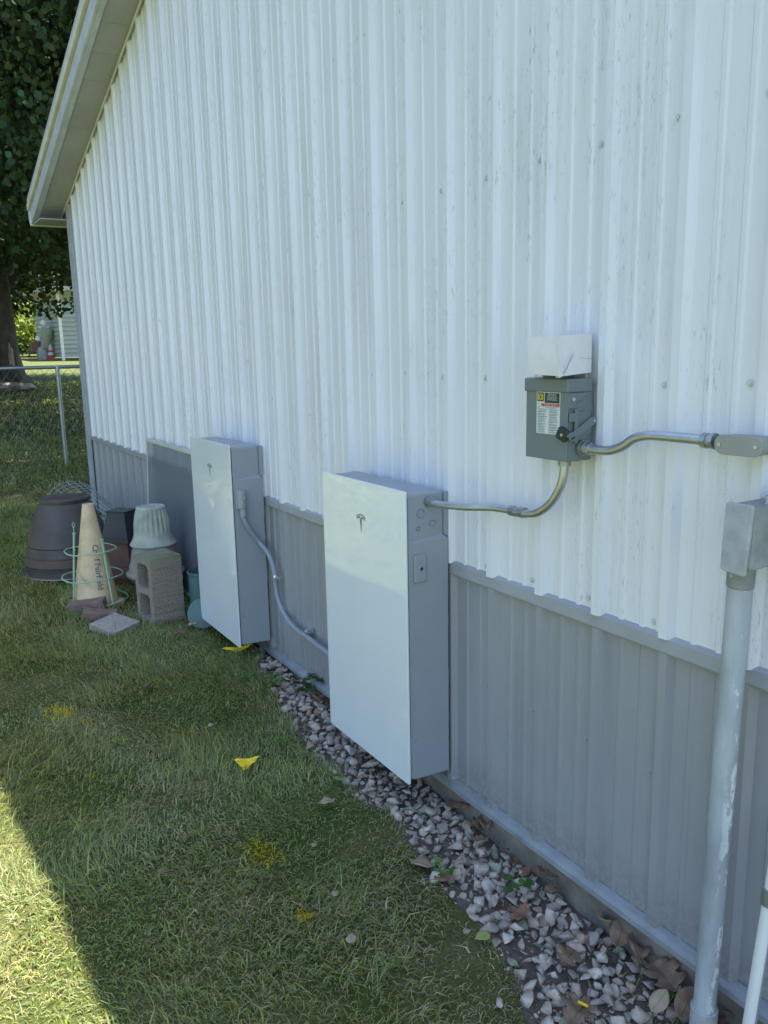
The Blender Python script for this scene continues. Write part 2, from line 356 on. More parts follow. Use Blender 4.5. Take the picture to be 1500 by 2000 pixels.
# roof slabs with eaves
OH = -.243; EX = .36
for nm, xa, xb in (('roof_slope', RX0-EX, RIDGE), ('roof_slope', RIDGE, RX1+EX)):
    mb = MB(); zs = [soffit_z(x) if x >= RX0-1 else 0 for x in (xa, xb)]
    pr = [(xa, soffit_z(xa)+.16), (xb, soffit_z(xb)+.16), (xb, soffit_z(xb)+.205), (xa, soffit_z(xa)+.205)]
    mb.prism(pr, lambda a, c: (a, OH-.035, c), lambda a, c: (a, W+.3, c)); mb.obj(nm, 'roof_metal', barn)
    mb = MB(); prs = [(xa, soffit_z(xa)), (xb, soffit_z(xb)), (xb, soffit_z(xb)+.012), (xa, soffit_z(xa)+.012)]
    mb.prism(prs, lambda a, c: (a, OH, c), lambda a, c: (a, -.001, c)); L = xb-xa; n = int(L/.305)
    so_ = mb.obj('soffit', 'soffit_paint', barn)
    for i in range(n+1):
        mb = MB(); a = xa+(i+.5)*L/(n+1); mb.prism([(a-.006, soffit_z(a-.006)-.004), (a+.006, soffit_z(a+.006)-.004), (a+.006, soffit_z(a+.006)-.0005), (a-.006, soffit_z(a-.006)-.0005)], lambda p, c: (p, OH+.03, c), lambda p, c: (p, -.022, c)); mb.obj('soffit_seam', 'soffit_paint', barn)
    mb = MB(); mb.prism([(xa, soffit_z(xa)-.010), (xb, soffit_z(xb)-.010), (xb, soffit_z(xb)+.10), (xa, soffit_z(xa)+.10)], lambda a, c: (a, OH-.018, c), lambda a, c: (a, OH-.0005, c))
    mb.prism([(xa, soffit_z(xa)-.010), (xb, soffit_z(xb)-.010), (xb, soffit_z(xb)-.004), (xa, soffit_z(xa)-.004)], lambda a, c: (a, OH, c), lambda a, c: (a, OH+.035, c))
    mb.obj('fascia', 'fascia_paint', barn, bevel=.003)
    mb = MB(); mb.prism([(xa-.01, soffit_z(xa)+.105), (xb, soffit_z(xb)+.105), (xb, soffit_z(xb)+.158), (xa-.01, soffit_z(xa)+.158)], lambda a, c: (a, OH-.042, c), lambda a, c: (a, OH-.0, c))
    mb.obj('drip_edge', 'cream_trim', barn, bevel=.004)
    mb = MB(); mb.prism([(xa, soffit_z(xa)-.016), (xb, soffit_z(xb)-.016), (xb, soffit_z(xb)-.0045), (xa, soffit_z(xa)-.0045)], lambda a, c: (a, -.030, c), lambda a, c: (a, -.0195, c))
    mb.obj('soffit_channel', 'white_trim', barn)
for xa, sg in ((RX0-EX, -1), (RX1+EX, 1)):
    z = soffit_z(xa); mb = MB()
    mb.prism([(xa, z-.02), (xa+sg*.05, z-.02), (xa+sg*.095, z+.05), (xa+sg*.09, z+.11), (xa, z+.11)], lambda a, c: (a, OH-.02, c), lambda a, c: (a, W+.3, c))
    mb.obj('gutter', 'white_trim', barn, bevel=.003)
    mb = MB(); mb.box((min(xa, xa-sg*EX), OH, z-.012), (max(xa, xa-sg*EX), W+.2, z-.001)); mb.obj('eave_soffit', 'soffit_paint', barn)
# screws
def screw_mb(mb, X, Y, Z, r=.0055):
    mb.cyl((X, Y, Z), (X, Y-.0015, Z), r*1.55, n=12); mb.cyl((X, Y-.0015, Z), (X, Y-.006, Z), r, r*.85, n=6)
rows = [ZT+.023, 1.535, 2.118, 2.70, .513, .125]
protos_s = {}; far_mb = MB(); k = -24
sm = MB(); screw_mb(sm, 0, 0, 0); base_me = None
for k in range(-24, 8):
    X = x0+k*S-.040
    for z in rows:
        if z > soffit_z(X)-.05 or X < RX0+.06: continue
        Y = .008 if z < ZT else -.001; low = z < ZT
        if X > -1.5:
            if low not in protos_s: o = sm.obj('screw', 'grey_trim' if low else 'wall_screw', barn); protos_s[low] = o; o.location = (X-barn.location.x, Y, z); o.matrix_parent_inverse = Matrix.Identity(4)
            else: o = protos_s[low].copy(); C.objects.link(o); o.parent = barn; o.location = (X-barn.location.x+random.uniform(-.004, .004), Y, z+random.uniform(-.008, .008))
        else: screw_mb(far_mb, X, Y, z+random.uniform(-.008, .008))
tag(far_mb.obj('far_screws', 'wall_screw', barn), kind='stuff')

# ------------------------------------------------------------------ wall batteries
def battery(Xr, Ztop, yf, yb, label, connector):
    h, wd = 1.037, .59; Xl = Xr-wd; Zb = Ztop-h
    t = thing('wall_battery', ((Xl+Xr)/2, yb, Zb), label, 'battery')
    ins = .006; f0 = yf+.010; zl = Ztop-.163
    mb = MB(); mb.box((Xl+ins, f0, Zb+.012), (Xr-ins, yb-.004, Ztop-.012)); mb.obj('housing', 'battery_paint', t, bevel=.009, seg=3)
    # flared lower side cover
    mb = MB(); xi = Xr-ins+.001
    v = [(xi, f0+.012, Zb+.013), (xi+.011, yb+.004, Zb+.013), (xi-.03, yb+.004, Zb+.013), (xi, f0+.012, zl-.012), (xi+.011, yb+.004, zl-.010), (xi-.03, yb+.004, zl-.01), (xi-.0005, f0+.012, zl-.010), (xi-.0005, yb-.014, zl+.006), (xi-.03, yb-.01, zl+.006)]
    mb.add(v, [(0, 1, 4, 3), (1, 2, 5, 4), (0, 2, 1), (3, 4, 7, 6), (4, 5, 8, 7), (6, 7, 8), (0, 3, 6, 8, 5, 2)]); mb.obj('side_cover', 'battery_paint', t, bevel=.0015)
    mb = MB(); rr = .008; pts = []
    for cx, cz, a0 in ((Xr-rr, Ztop-rr, 0), (Xl+rr, Ztop-rr, 90), (Xl+rr, Zb+rr, 180), (Xr-rr, Zb+rr, 270)):
        for k in range(5): a = rad(a0+k*22.5); pts.append((cx+rr*math.cos(a), cz+rr*math.sin(a)))
    mb.prism(pts, lambda a, c: (a, yf, c), lambda a, c: (a, yf+.0065, c)); mb.obj('front_glass', 'glass_white', t, bevel=.0012)
    mb = MB().box((Xl+.012, yf+.0067, Zb+.010), (Xr-.004, f0-.0002, Ztop-.010)); mb.obj('glass_gasket', 'dark_gap', t)
    # emblem
    lc = ((Xl+Xr)/2, Ztop-.155); lw = .066; lh = .070
    F = lambda x, y: (lc[0]+x*lw, lc[1]+(.5-y)*lh)
    mb = MB(); y1 = yf-.0006
    N = 12; top = [(-.5+i/N, .135*(2*(-.5+i/N))**2) for i in range(N+1)]; low = [(x*.97, y+.065) for x, y in top][::-1]
    def flat(pts): mb.prism([F(*q) for q in pts], lambda a, c: (a, y1, c), lambda a, c: (a, yf+.0004, c))
    flat(top+low)
    left = [(-.455, .215), (-.35, .17), (-.2, .13), (-.10, .12), (-.05, .20), (0, .30), (0, 1.0), (-.035, .80), (-.085, .45), (-.11, .29), (-.16, .235), (-.27, .23), (-.36, .27), (-.40, .34)]
    flat(left); flat([(-x, y) for x, y in left][::-1]); mb.obj('emblem', 'logo_grey', t, fix=True)
    # side screws
    for fz in (.49, .845):
        mb = MB(); z = Ztop-fz*h; mb.cyl((Xr-ins+.0005, f0+.02, z), (Xr-ins+.004, f0+.02, z), .0045, n=12); mb.cyl((Xr-ins+.004, f0+.02, z), (Xr-ins+.0045, f0+.02, z), .002, n=6); mb.obj('side_screw', 'bright_screw', t)
    # bracket with tabs behind
    mb = MB(); mb.box((Xl+.05, yb-.004, Zb+.10), (Xr-.03, yb+.0245, Ztop-.12)); mb.obj('wall_bracket', 'dark_gap', t)
    for a, b in ((.26, .36), (.44, .47), (.62, .68), (.78, .81)):
        MB().box((Xr-.05, yb+.004, Ztop-b*h), (Xr-.001, yb+.010, Ztop-a*h)).obj('bracket_tab', 'battery_paint', t, bevel=.001)
    mb = MB().box((Xr-.03, yb-.006, zl), (Xr+.001, yb+.012, Ztop-.014)); mb.obj('rear_flange', 'battery_paint', t, bevel=.002)
    return t
ybat = -.030
b1 = battery(0., 1.1691, -.191, ybat, 'nearer slim white glass fronted battery cabinet with steel conduit leaving its side', 1)
b2 = battery(-1.5811, 1.1806, -.191, ybat, 'farther slim white glass fronted battery cabinet beside the cinder block', 0)
def side_disc(par, u, v, r, X):
    q = onX(u, v, X); mb = MB(); n = 24
    for a, b in ((r, r*.86),):
        vs_ = [];
        for rr, dx in ((a, .0002), (a*.95, .0045), (b, .0002)):
            for k in range(n): an = 2*math.pi*k/n; vs_.append((X+dx, q[1]+rr*math.cos(an), q[2]+rr*math.sin(an)))
        mb.add(vs_, [(j*n+k, j*n+(k+1) % n, (j+1)*n+(k+1) % n, (j+1)*n+k) for j in range(2) for k in range(n)])
    mb.obj('knockout', 'steel', par, smooth=False)
for u, v, r in ((820.7, 1002.7, .0155), (843.8, 1022, .0125), (815.8, 1032.4, .0078)): side_disc(b1, u, v, r, -.006)
# cover plate with key button
q = onX(819.5, 1110, 0.); qa = onX(808, 1112, 0.); qb = onX(830.5, 1108, 0.); hy = abs(qb[1]-qa[1])/2; q0 = onX(819, 1083, 0); q1 = onX(820, 1136, 0); hz = abs(q0[2]-q1[2])/2
mb = MB().box((-.005, q[1]-hy, q[2]-hz), (.0035+.004, q[1]+hy, q[2]+hz)); cp = mb.obj('service_plate', 'battery_paint', b1, bevel=.004, seg=3)
mb = MB().cyl((.007, q[1]+.002, q[2]), (.0095, q[1]+.002, q[2]), .0085, n=20); kb = mb.obj('button_ring', 'steel', b1, bevel=.001)
mb = MB().cyl((.0095, q[1]+.002, q[2]), (.0105, q[1]+.002, q[2]), .0055, n=16); mb.obj('button', 'black_plastic', b1)
# connector cover on the far battery
X2 = -1.5811
qc = onX(470, 975, X2+.004); mb = MB().box((X2-.004, qc[1]-.027, qc[2]-.052), (X2+.007, qc[1]+.024, qc[2]+.048)); mb.obj('connector_plate', 'battery_paint', b2, bevel=.005, seg=3)
mb = MB().cyl((X2+.012, qc[1]+.002, qc[2]-.045), (X2+.012, qc[1]+.002, qc[2]+.044), .022, n=24); mb.obj('connector_cover', 'battery_paint', b2, smooth=True, bevel=.003)
mb = MB().cyl((X2+.014, qc[1]+.006, qc[2]-.085), (X2+.014, qc[1]+.006, qc[2]-.046), .0165, n=24); mb.obj('cable_collar', 'battery_paint', b2, smooth=True, bevel=.002)
mb = MB().cyl((X2+.033, qc[1]+.006, qc[2]+.01), (X2+.037, qc[1]+.006, qc[2]+.01), .006, n=14); mb.obj('connector_screw', 'bright_screw', b2)

# grey cable
c0 = Vector((X2+.014, qc[1]+.006, qc[2]-.084))
pts = [c0, c0+Vector((0, 0, -.012))]
for (u, v), y in zip([(484, 1029), (495, 1044), (506, 1058.6), (519, 1074), (527, 1087), (533.5, 1105), (538, 1126), (538.5, 1138), (542.7, 1166.6), (552.6, 1193), (568, 1218), (585.6, 1234.8), (598.8, 1243.6), (620.8, 1261), (640, 1275), (668, 1294)],
                     [None, None, None, -.045, -.035, -.034, -.034, -.034, -.032, -.032, -.032, -.032, -.032, -.034, -.034, -.034]):
    pts.append(Vector(onX(u, v, X2+.018) if y is None else onY(u, v, y)))
cab = thing('grey_cable', pts[8], 'flexible grey cable sagging along the wall between the two white cabinets', 'cable')
MB().tube(smooth_path(pts, 5), .0125, 14).obj('cable_sheath', 'grey_cable', cab, smooth=True)
for i in (8, 14):
    pc = pts[i]; d = (pts[i+1]-pts[i-1]).normalized(); mb = MB(); mb.tube([pc-d*.006, pc+d*.006], .0150, 14)
    up = Vector((0, 0, 1)); n_ = (up-d*up.dot(d)).normalized() if abs(d.z) < .8 else Vector((1, 0, 0))
    e = pc+n_*.027; mb.box((e.x-.012, pc.y-.004, e.z-.008), (e.x+.012, -.0, e.z+.008)); mb.cyl((e.x, pc.y-.003, e.z), (e.x, pc.y-.012, e.z), .006, n=8)
    mb.obj('cable_clip', 'bright_screw', cab)

# ------------------------------------------------------------------ safety switch
SX0, SX1, SZ0, SZ1, SY0, SY1 = .487, .652, 1.327, 1.541, -.111, -.022
sw = thing('safety_switch', ((SX0+SX1)/2, SY1, SZ0), 'dark grey safety switch box with warning sticker and side lever', 'switch box')
MB().box((SX0+.003, SY0+.006, SZ0), (SX1-.002, SY1, SZ1-.004)).obj('enclosure', 'switch_paint', sw, bevel=.004)
MB().box((SX0+.005, SY0, SZ0+.001), (SX1-.001, SY0+.0055, SZ1-.034)).obj('front_cover', 'switch_paint', sw, bevel=.002)
mb = MB(); mb.box((SX0-.001, SY0-.004, SZ1-.036), (SX1+.002, SY1-.004, SZ1)); mb.obj('rain_cap', 'switch_paint', sw, bevel=.005, seg=3)
mb = MB(); xa = SX1+.0005
mb.prism([(SY0-.002, SZ1-.037), (SY0-.002, SZ1-.075), (SY0+.022, SZ1-.075), (SY0+.024, SZ1-.060), (SY0+.04, SZ1-.055), (SY0+.062, SZ1-.0365)], lambda y, z: (xa, y, z), lambda y, z: (xa+.004, y, z)); mb.obj('side_flap', 'switch_paint', sw, bevel=.001)
mb = MB().cyl((xa+.004, SY0+.012, SZ1-.052), (xa+.008, SY0+.012, SZ1-.052), .005, n=12); mb.obj('cap_screw', 'bright_screw', sw)
# lever mechanism on the right side
mb = MB(); mb.prism([(SY0+.024, .076), (SY0+.070, .078), (SY0+.084, .055), (SY0+.084, .030), (SY0+.062, .010), (SY0+.030, .008)], lambda y, z: (SX1-.002, y, SZ0+.045+z*1.1), lambda y, z: (SX1+.004, y, SZ0+.045+z*1.1)); mb.obj('mechanism_bulge', 'switch_paint', sw, bevel=.003)
mb = MB(); mb.box((SX1+.004, SY0+.018, SZ0+.05), (SX1+.010, SY0+.030, SZ0+.137)); mb.box((SX1+.004, SY0-.0, SZ0+.105), (SX1+.009, SY0+.022, SZ0+.127)); mb.obj('lever_guide', 'switch_paint', sw, bevel=.002)
mb = MB(); A = Vector((SX1+.012, SY0+.076, SZ0+.105)); B = Vector((SX1+.012, SY0+.004, SZ0+.066))
d = (B-A).normalized(); nn = Vector((0, -d.z, d.y)); pr = []
for k in range(9): an = rad(90+k*22.5); pr.append(A+nn*math.sin(an)*.010+d*math.cos(an)*.010)
for k in range(9): an = rad(270+k*22.5); pr.append(B+nn*math.sin(an)*.011+d*math.cos(an)*.011)
mb.prism([(q.y, q.z) for q in pr], lambda y, z: (SX1+.011, y, z), lambda y, z: (SX1+.016, y, z)); lv = mb.obj('lever', 'switch_paint', sw, bevel=.001)
mb = MB().cyl((SX1+.016, A.y, A.z), (SX1+.020, A.y, A.z), .0035, n=10); mb.obj('lever_pivot', 'bright_screw', sw)
mb = MB(); mb.prism([(B.y-.004, B.z-.007), (B.y+.008, B.z-.001), (B.y+.006, B.z+.004), (B.y-.006, B.z-.002)], lambda y, z: (SX1+.0161, y, z), lambda y, z: (SX1+.0166, y, z)); mb.obj('lever_slot', 'black_plastic', sw)
tc_ = onY(1098, 849, SY0-.012); mb = MB()
mb.prism([(-.021, -.003), (-.010, .019), (-.004, .021), (.020, .012), (.022, .006), (.012, -.017), (.006, -.019), (-.020, -.009)], lambda x, z: (tc_[0]+x, SY0-.016, tc_[2]+z), lambda x, z: (tc_[0]+x, SY0-.006, tc_[2]+z)); mb.obj('handle_tip', 'black_plastic', sw, bevel=.0012)
mb = MB().box((tc_[0]+.01, SY0-.013, tc_[2]-.006), (SX1+.014, SY0-.007, tc_[2]+.006)); mb.box((SX1+.009, SY0-.013, tc_[2]-.006), (SX1+.0145, SY0+.006, tc_[2]+.006)); mb.obj('handle_arm', 'switch_paint', sw, bevel=.002)
mb = MB().cyl((tc_[0]+.004, SY0-.016, tc_[2]), (tc_[0]+.004, SY0-.0195, tc_[2]), .004, n=10); mb.obj('handle_rivet', 'bright_screw', sw)
mb = MB().cyl((.565, -.065, SZ1), (.570, -.070, SZ1+.016), .040, .037, n=24); mb.obj('hub_plate', 'switch_paint', sw, bevel=.002)
for dx in (-.028, .028): MB().cyl((.565+dx, -.095, SZ1+.001), (.565+dx, -.095, SZ1+.007), .005, n=10).obj('hub_screw', 'bright_screw', sw)
# sticker
la = onY(1049, 764, SY0); lb_ = onY(1093, 850, SY0); LX0, LX1, LZ1, LZ0 = la[0], lb_[0], la[2], lb_[2]; LW = LX1-LX0; LH = LZ1-LZ0
def rect(mb, x0_, x1_, t0, t1, dy): mb.box((LX0+x0_*LW, SY0-dy-.0003, LZ1-t1*LH), (LX0+x1_*LW, SY0-dy, LZ1-t0*LH))
st = MB(); rect(st, 0, 1, 0, 1, .0002); st = st.obj('sticker', 'sticker_white', sw)
mb = MB(); rect(mb, .03, .31, .025, .235, .0006); rect(mb, .345, .975, .025, .265, .0006); mb.obj('sticker_header', 'sticker_dark', st)
mb = MB()
for a, b, t in ((.07, .27, .028), (.115, .225, .022)):
    c1, c2 = (.055, .205) if t == .028 else (.085, .175)
    rect(mb, a, b, c1, c1+t*.5, .001); rect(mb, a, b, c2-t*.5, c2, .001); rect(mb, a, a+t, c1+t*.5, c2-t*.5, .001); rect(mb, b-t, b, c1+t*.5, c2-t*.5, .001)
mb.obj('sticker_logo', 'sticker_yellow', st)
mb = MB(); rect(mb, .20, .985, .278, .342, .0006); mb.obj('danger_bar', 'sticker_red', st)
mb = MB()
for a, b, c, e in ((.05, .15, .30, .18), (.10, .17, .36, .12), (.04, .14, .38, .02)):
    mb.prism([(a, c), (b, c-.02), (b, c-.008), (a, c+.015)], lambda x, t: (LX0+x*LW, SY0-.001, LZ1-t*LH), lambda x, t: (LX0+x*LW, SY0-.0005, LZ1-t*LH))
mb.obj('shock_figure', 'sticker_red', st)
def stext(s, cx, ct, size, mat, nm): text_mesh(s, size, lambda x, y: (LX0+cx*LW+x, SY0-.0014, LZ1-ct*LH+y), nm, mat, st)
for s_, ct in (('GENERAL DUTY', .055), ('SAFETY SWITCH', .088), ('INTERRUPTOR DE', .128), ('SEGURIDAD DE', .160), ('SERVICIO GENERAL', .192)): stext(s_, .66, ct, .0046, 'sticker_white', 'header_text')
stext('DANGER / PELIGRO', .60, .310, .0053, 'sticker_white', 'danger_text')
mb = MB(); rn = random.Random(3); t = .37
rect(mb, .25, .95, .358, .366, .0006); rect(mb, .42, .8, .380, .388, .0006)
for (a, b) in ((.04, .46), (.52, .97)):
    t = .41
    while t < .965:
        for k in range(rn.choice((2, 3, 3))):
            if t > .965: break
            rect(mb, a+rn.uniform(0, .02), b-(rn.uniform(0, .1) if k < 2 else rn.uniform(.1, .25)), t, t+.0075, .0006); t += .0165
        t += .014
mb.obj('fine_print', 'print_grey', st)

# cardboard carton on the hub
bx = thing('cardboard_box', (.575, -.07, 1.554), 'crumpled white cardboard box balanced on top of the dark grey switch', 'box')
P = lambda u, v, y: Vector(onY(u, v, y))
fl_t, fl_b = P(1030.5, 657, -.135), P(1032, 731, -.135); fc_t, fc_b = P(1089, 656, -.142), P(1098, 735, -.144)
rb_t, rb_b = P(1156, 651, -.022), P(1155, 727, -.024)
bl_t, bl_b = Vector((fl_t.x, -.022, fl_t.z)), Vector((fl_b.x, -.022, fl_b.z+.004))
def quadgrid(a, b, c, d, n=8, bulge=0., seed=0):
    rr = random.Random(seed); v = []; nrm = (b-a).cross(d-a).normalized()
    for i in range(n+1):
        for j in range(n+1):
            s_, t_ = i/n, j/n; q = (a*(1-s_)+b*s_)*(1-t_)+(d*(1-s_)+c*s_)*t_
            ed = 16*s_*(1-s_)*t_*(1-t_); v.append(q+nrm*(bulge*ed+rr.uniform(-1, 1)*.0006*ed))
    f = [(i*(n+1)+j, (i+1)*(n+1)+j, (i+1)*(n+1)+j+1, i*(n+1)+j+1) for i in range(n) for j in range(n)]; return v, f
mb = MB()
mb.add(*quadgrid(fl_b, fc_b, fc_t, fl_t, 8, .003, 1)); mb.add(*quadgrid(bl_b, fl_b, fl_t, bl_t, 6, 0, 3))
mb.add(*quadgrid(fl_t, fc_t, rb_t, bl_t, 6, -.002, 4)); mb.add(*quadgrid(fl_b, bl_b, rb_b, fc_b, 6, 0, 5)); mb.add(*quadgrid(bl_b, bl_t, rb_t, rb_b, 4, 0, 6))
mb.obj('carton_wall', 'carton', bx, fix=False)
MB().box((fl_b.x-.0015, -.134, fl_b.z), (fl_b.x-.0002, -.118, fl_t.z-.001)).obj('cut_edge', 'carton_dark', bx)
mb = MB(); mb.add(*quadgrid(fc_b, rb_b, rb_t, fc_t, 8, -.002, 2)); mb.obj('end_flap', 'carton', bx, fix=False)
fold = [fc_t+Vector((-.010, -.0015, -.001)), fc_t+Vector((.006, -.004, -.001)), fc_t.lerp(fc_b, .6)+Vector((.007, -.007, 0)), fc_b+Vector((.012, -.011, .001)), fc_b+Vector((-.004, -.009, -.004)), fc_t.lerp(fc_b, .6)+Vector((-.006, -.004, 0))]
MB().add(fold+[q+Vector((0, .004, 0)) for q in fold], [(0, 1, 2, 5), (5, 2, 3, 4), (11, 8, 7, 6), (10, 9, 8, 11), (0, 6, 7, 1), (1, 7, 8, 2), (2, 8, 9, 3), (3, 9, 10, 4), (4, 10, 11, 5), (5, 11, 6, 0)]).obj('folded_corner', 'carton', bx)
# loose triangular flap, folded out
dv = Vector((.004, -.004, 0)); ft = fc_b.lerp(rb_b, .04)+dv; fr = fc_b.lerp(rb_b, .98)+dv*.4; fa = (fc_b.lerp(rb_b, .47)).lerp(fc_t.lerp(rb_t, .47), .55)+dv*1.6
MB().add([ft, fr, fa, ft-dv*.2, fr-dv*.2, fa-dv*.2], [(0, 1, 2), (5, 4, 3), (0, 2, 5, 3), (1, 4, 5, 2), (0, 3, 4, 1)]).obj('torn_flap', 'carton', bx)
g1 = fc_b.lerp(rb_b, -.06)+Vector((0, -.003, .001)); g2 = g1+Vector((.018, .002, .010)); g3 = fc_t.lerp(fc_b, .6)+Vector((.006, -.003, 0))
MB().tube([g3, g3.lerp(g1, .7)+Vector((.003, 0, 0)), g2], .0007, 5).obj('tear_line', 'carton_dark', bx)
s1 = fa.lerp(fr, .25); MB().tube([s1, s1.lerp(rb_b.lerp(rb_t, .35)+dv, 1.)], .0004, 5).obj('flap_crease', 'carton_dark', bx)

# ------------------------------------------------------------------ steel conduits
def connector(mb, p, d, r=.0175, L=.03):
    p = Vector(p); d = Vector(d).normalized(); mb.tube([p, p+d*L*.25], r*1.15, 8); mb.tube([p+d*L*.25, p+d*L*.6], r, 20); mb.tube([p+d*L*.6, p+d*L], r*.92, 6)
q = onX(839, 980, 0.); PY = -.062
start = Vector((-.004, q[1], q[2])); w1 = [start, start+Vector((.05, 0, -.001))]
for u, v, y in ((905, 990, -.085), (960, 991, -.066), (1000, 997, PY), (1030, 1003, PY), (1052, 1000, PY), (1076, 982, PY), (1092, 956, PY), (1100, 932, PY), (1102.5, 905, PY)): w1.append(P(u, v, y))
con = thing('steel_conduit', w1[4], 'shiny steel conduit curving from the near white cabinet up under the switch', 'conduit')
MB().tube(smooth_path(w1, 8), .0118, 18).obj('conduit_tube', 'steel', con, smooth=True)
mb = MB(); connector(mb, start, (1, 0, 0)); mb.obj('conduit_connector', 'zinc_cast', con)
a, b = P(998, 997, PY), P(1026, 1002, PY); mb = MB(); dd = b-a
mb.tube([a, a.lerp(b, .35)], .0165, 8); mb.tube([a.lerp(b, .35), a.lerp(b, .65)], .0145, 18); mb.tube([a.lerp(b, .65), b], .0165, 8); mb.obj('conduit_coupling', 'zinc_cast', con)
mb = MB(); e = w1[-1]; mb.cyl(e+Vector((0, 0, -.006)), Vector((e.x, e.y, SZ0+.0)), .017, n=20); mb.obj('conduit_connector', 'zinc_cast', con)
s2 = Vector((SX1, -.062, 1.358)); w2 = [s2, s2+Vector((.045, 0, 0))]
w2 = [s2]+[P(u, v, PY) for u, v in ((1180, 880), (1200, 878), (1219, 870), (1238, 857), (1262, 851), (1290, 851.5), (1340, 856), (1390, 861))]
s2 = Vector((SX1, PY, w2[1].z)); w2[0] = s2
con2 = thing('steel_conduit', w2[4], 'shiny steel conduit bending from the switch towards the pill shaped fitting', 'conduit')
MB().tube(smooth_path(w2, 8), .0118, 18).obj('conduit_tube', 'steel', con2, smooth=True)
mb = MB(); connector(mb, s2, (1, 0, 0), .0185, .036); mb.obj('conduit_connector', 'zinc_cast', con2)
a, b = P(1373, 860, PY), P(1398, 862, PY); mb = MB(); mb.tube([a, a.lerp(b, .45)], .0175, 8); mb.tube([a.lerp(b, .5), b], .0165, 16); mb.tube([a.lerp(b, .75), b], .0185, 8); mb.obj('conduit_connector', 'zinc_cast', con2)
# pill shaped conduit body
a, b = P(1413, 868, -.085), P(1473, 873, -.085); R0 = .0215; ax = (b-a).normalized(); nz = Vector((-ax.z, 0, ax.x))
lbx = thing('conduit_body', a.lerp(b, .5), 'pill shaped grey conduit fitting with two screws at the right edge', 'conduit fitting')
def pill(r): return [a+nz*r*math.cos(rad(t))-ax*r*math.sin(rad(t)) for t in range(0, 181, 15)]+[b-nz*r*math.cos(rad(t))+ax*r*math.sin(rad(t)) for t in range(0, 181, 15)]
mb = MB(); pp = pill(R0*.93); mb.prism([(q.x, q.z) for q in pp], lambda x, z: (x, -.083, z), lambda x, z: (x, -.040, z)); mb.obj('fitting_body', 'conduit_body_grey', lbx, bevel=.004, smooth=True)
mb = MB(); pp = pill(R0); mb.prism([(q.x, q.z) for q in pp], lambda x, z: (x, -.088, z), lambda x, z: (x, -.0835, z)); mb.obj('fitting_cover', 'conduit_body_grey', lbx, bevel=.0015)
for c_ in (a-ax*.008, b+ax*.006): MB().cyl((c_.x, -.088, c_.z), (c_.x, -.091, c_.z), .0042, n=12).obj('cover_screw', 'bright_screw', lbx)
mb = MB().cyl((b.x+.008, -.06, b.z), (b.x+.008, -.002, b.z), .017, n=18); mb.obj('rear_hub', 'conduit_body_grey', lbx)

# ------------------------------------------------------------------ riser pipe and old junction box
PX, PYY = 1.1415, -.080
PT, PB = Vector(onY(1445, 1150, PYY)), Vector(onY(1376, 1965, PYY)); PD = (PT-PB).normalized()
rp = thing('riser_pipe', (PX, PYY, gz(PX)), 'thick weathered grey riser pipe with flaking white paint under the old junction box', 'pipe')
o = MB().cyl((0, 0, -.03), (0, 0, (PT-PB).length+.03), .0262, n=32).obj('pipe_shaft', 'old_pipe', None, smooth=True); o.location = PB; o.rotation_mode = 'QUATERNION'; o.rotation_quaternion = Quaternion((1, 0, 0, 0))@Vector((0, 0, 1)).rotation_difference(PD); o.parent = rp; o.matrix_parent_inverse = Matrix.Translation(-Vector(rp.location))
mb = MB().cyl(PB-PD*.2, PB, .0315, n=32); mb.obj('pipe_collar', 'weathered_box', rp, smooth=True, bevel=.003)
jb = thing('junction_box', (PX, PYY, 1.12), 'weathered grey junction box with crumbling putty atop the thick riser pipe', 'junction box')
yc = -.150
TL, TR, BL, BR = P(1417, 980, yc), P(1471, 988, yc), P(1405, 1113, yc), P(1453, 1129, yc)
def cover_pts(inset=0.):
    pts = []; cs = [(BL, (1, 1)), (BR, (-1, 1)), (TR, (-1, -1)), (TL, (1, -1))]
    q = [Vector((c.x, c.z)) for c, _ in cs]; out = []
    for i in range(4):
        p_, c_, n_ = q[i-1], q[i], q[(i+1) % 4]; r_ = .008
        a_ = c_+(p_-c_).normalized()*r_; b_ = c_+(n_-c_).normalized()*r_
        for t_ in (0, .33, .67, 1): out.append(((a_*(1-t_)+c_*t_)*(1-t_)+(c_*(1-t_)+b_*t_)*t_))
    return out
cp_ = cover_pts(); mb = MB(); mb.prism(cp_, lambda x, z: (x, yc, z), lambda x, z: (x, yc+.010, z)); mb.obj('box_cover', 'weathered_box', jb, bevel=.0035, seg=3)
cen = (TL+TR+BL+BR)/4; W2 = .031
mb = MB(); zt_, zb_ = max(TL.z, TR.z)-.006, BL.z-.004
mb.box((cen.x-W2+.002, yc+.0102, zb_+.012), (cen.x+W2+.002, -.022, zt_)); mb.obj('box_body', 'box_side', jb, bevel=.006)
mb = MB().cyl(PT+PD*.004, (PT.x+.002, PYY, zb_+.016), .0285, .029, n=28); mb.obj('pipe_socket', 'box_side', jb, smooth=True, bevel=.003)
for z in (zt_+.001,): MB().cyl((cen.x, yc+.018, z), (cen.x, yc+.018, z+.005), .005, n=10).obj('box_screw', 'zinc_cast', jb)
MB().cyl((cen.x-.014, yc+.006, zb_+.0), (cen.x-.014, yc+.012, zb_-.008), .004, n=10).obj('box_screw', 'bright_screw', jb)
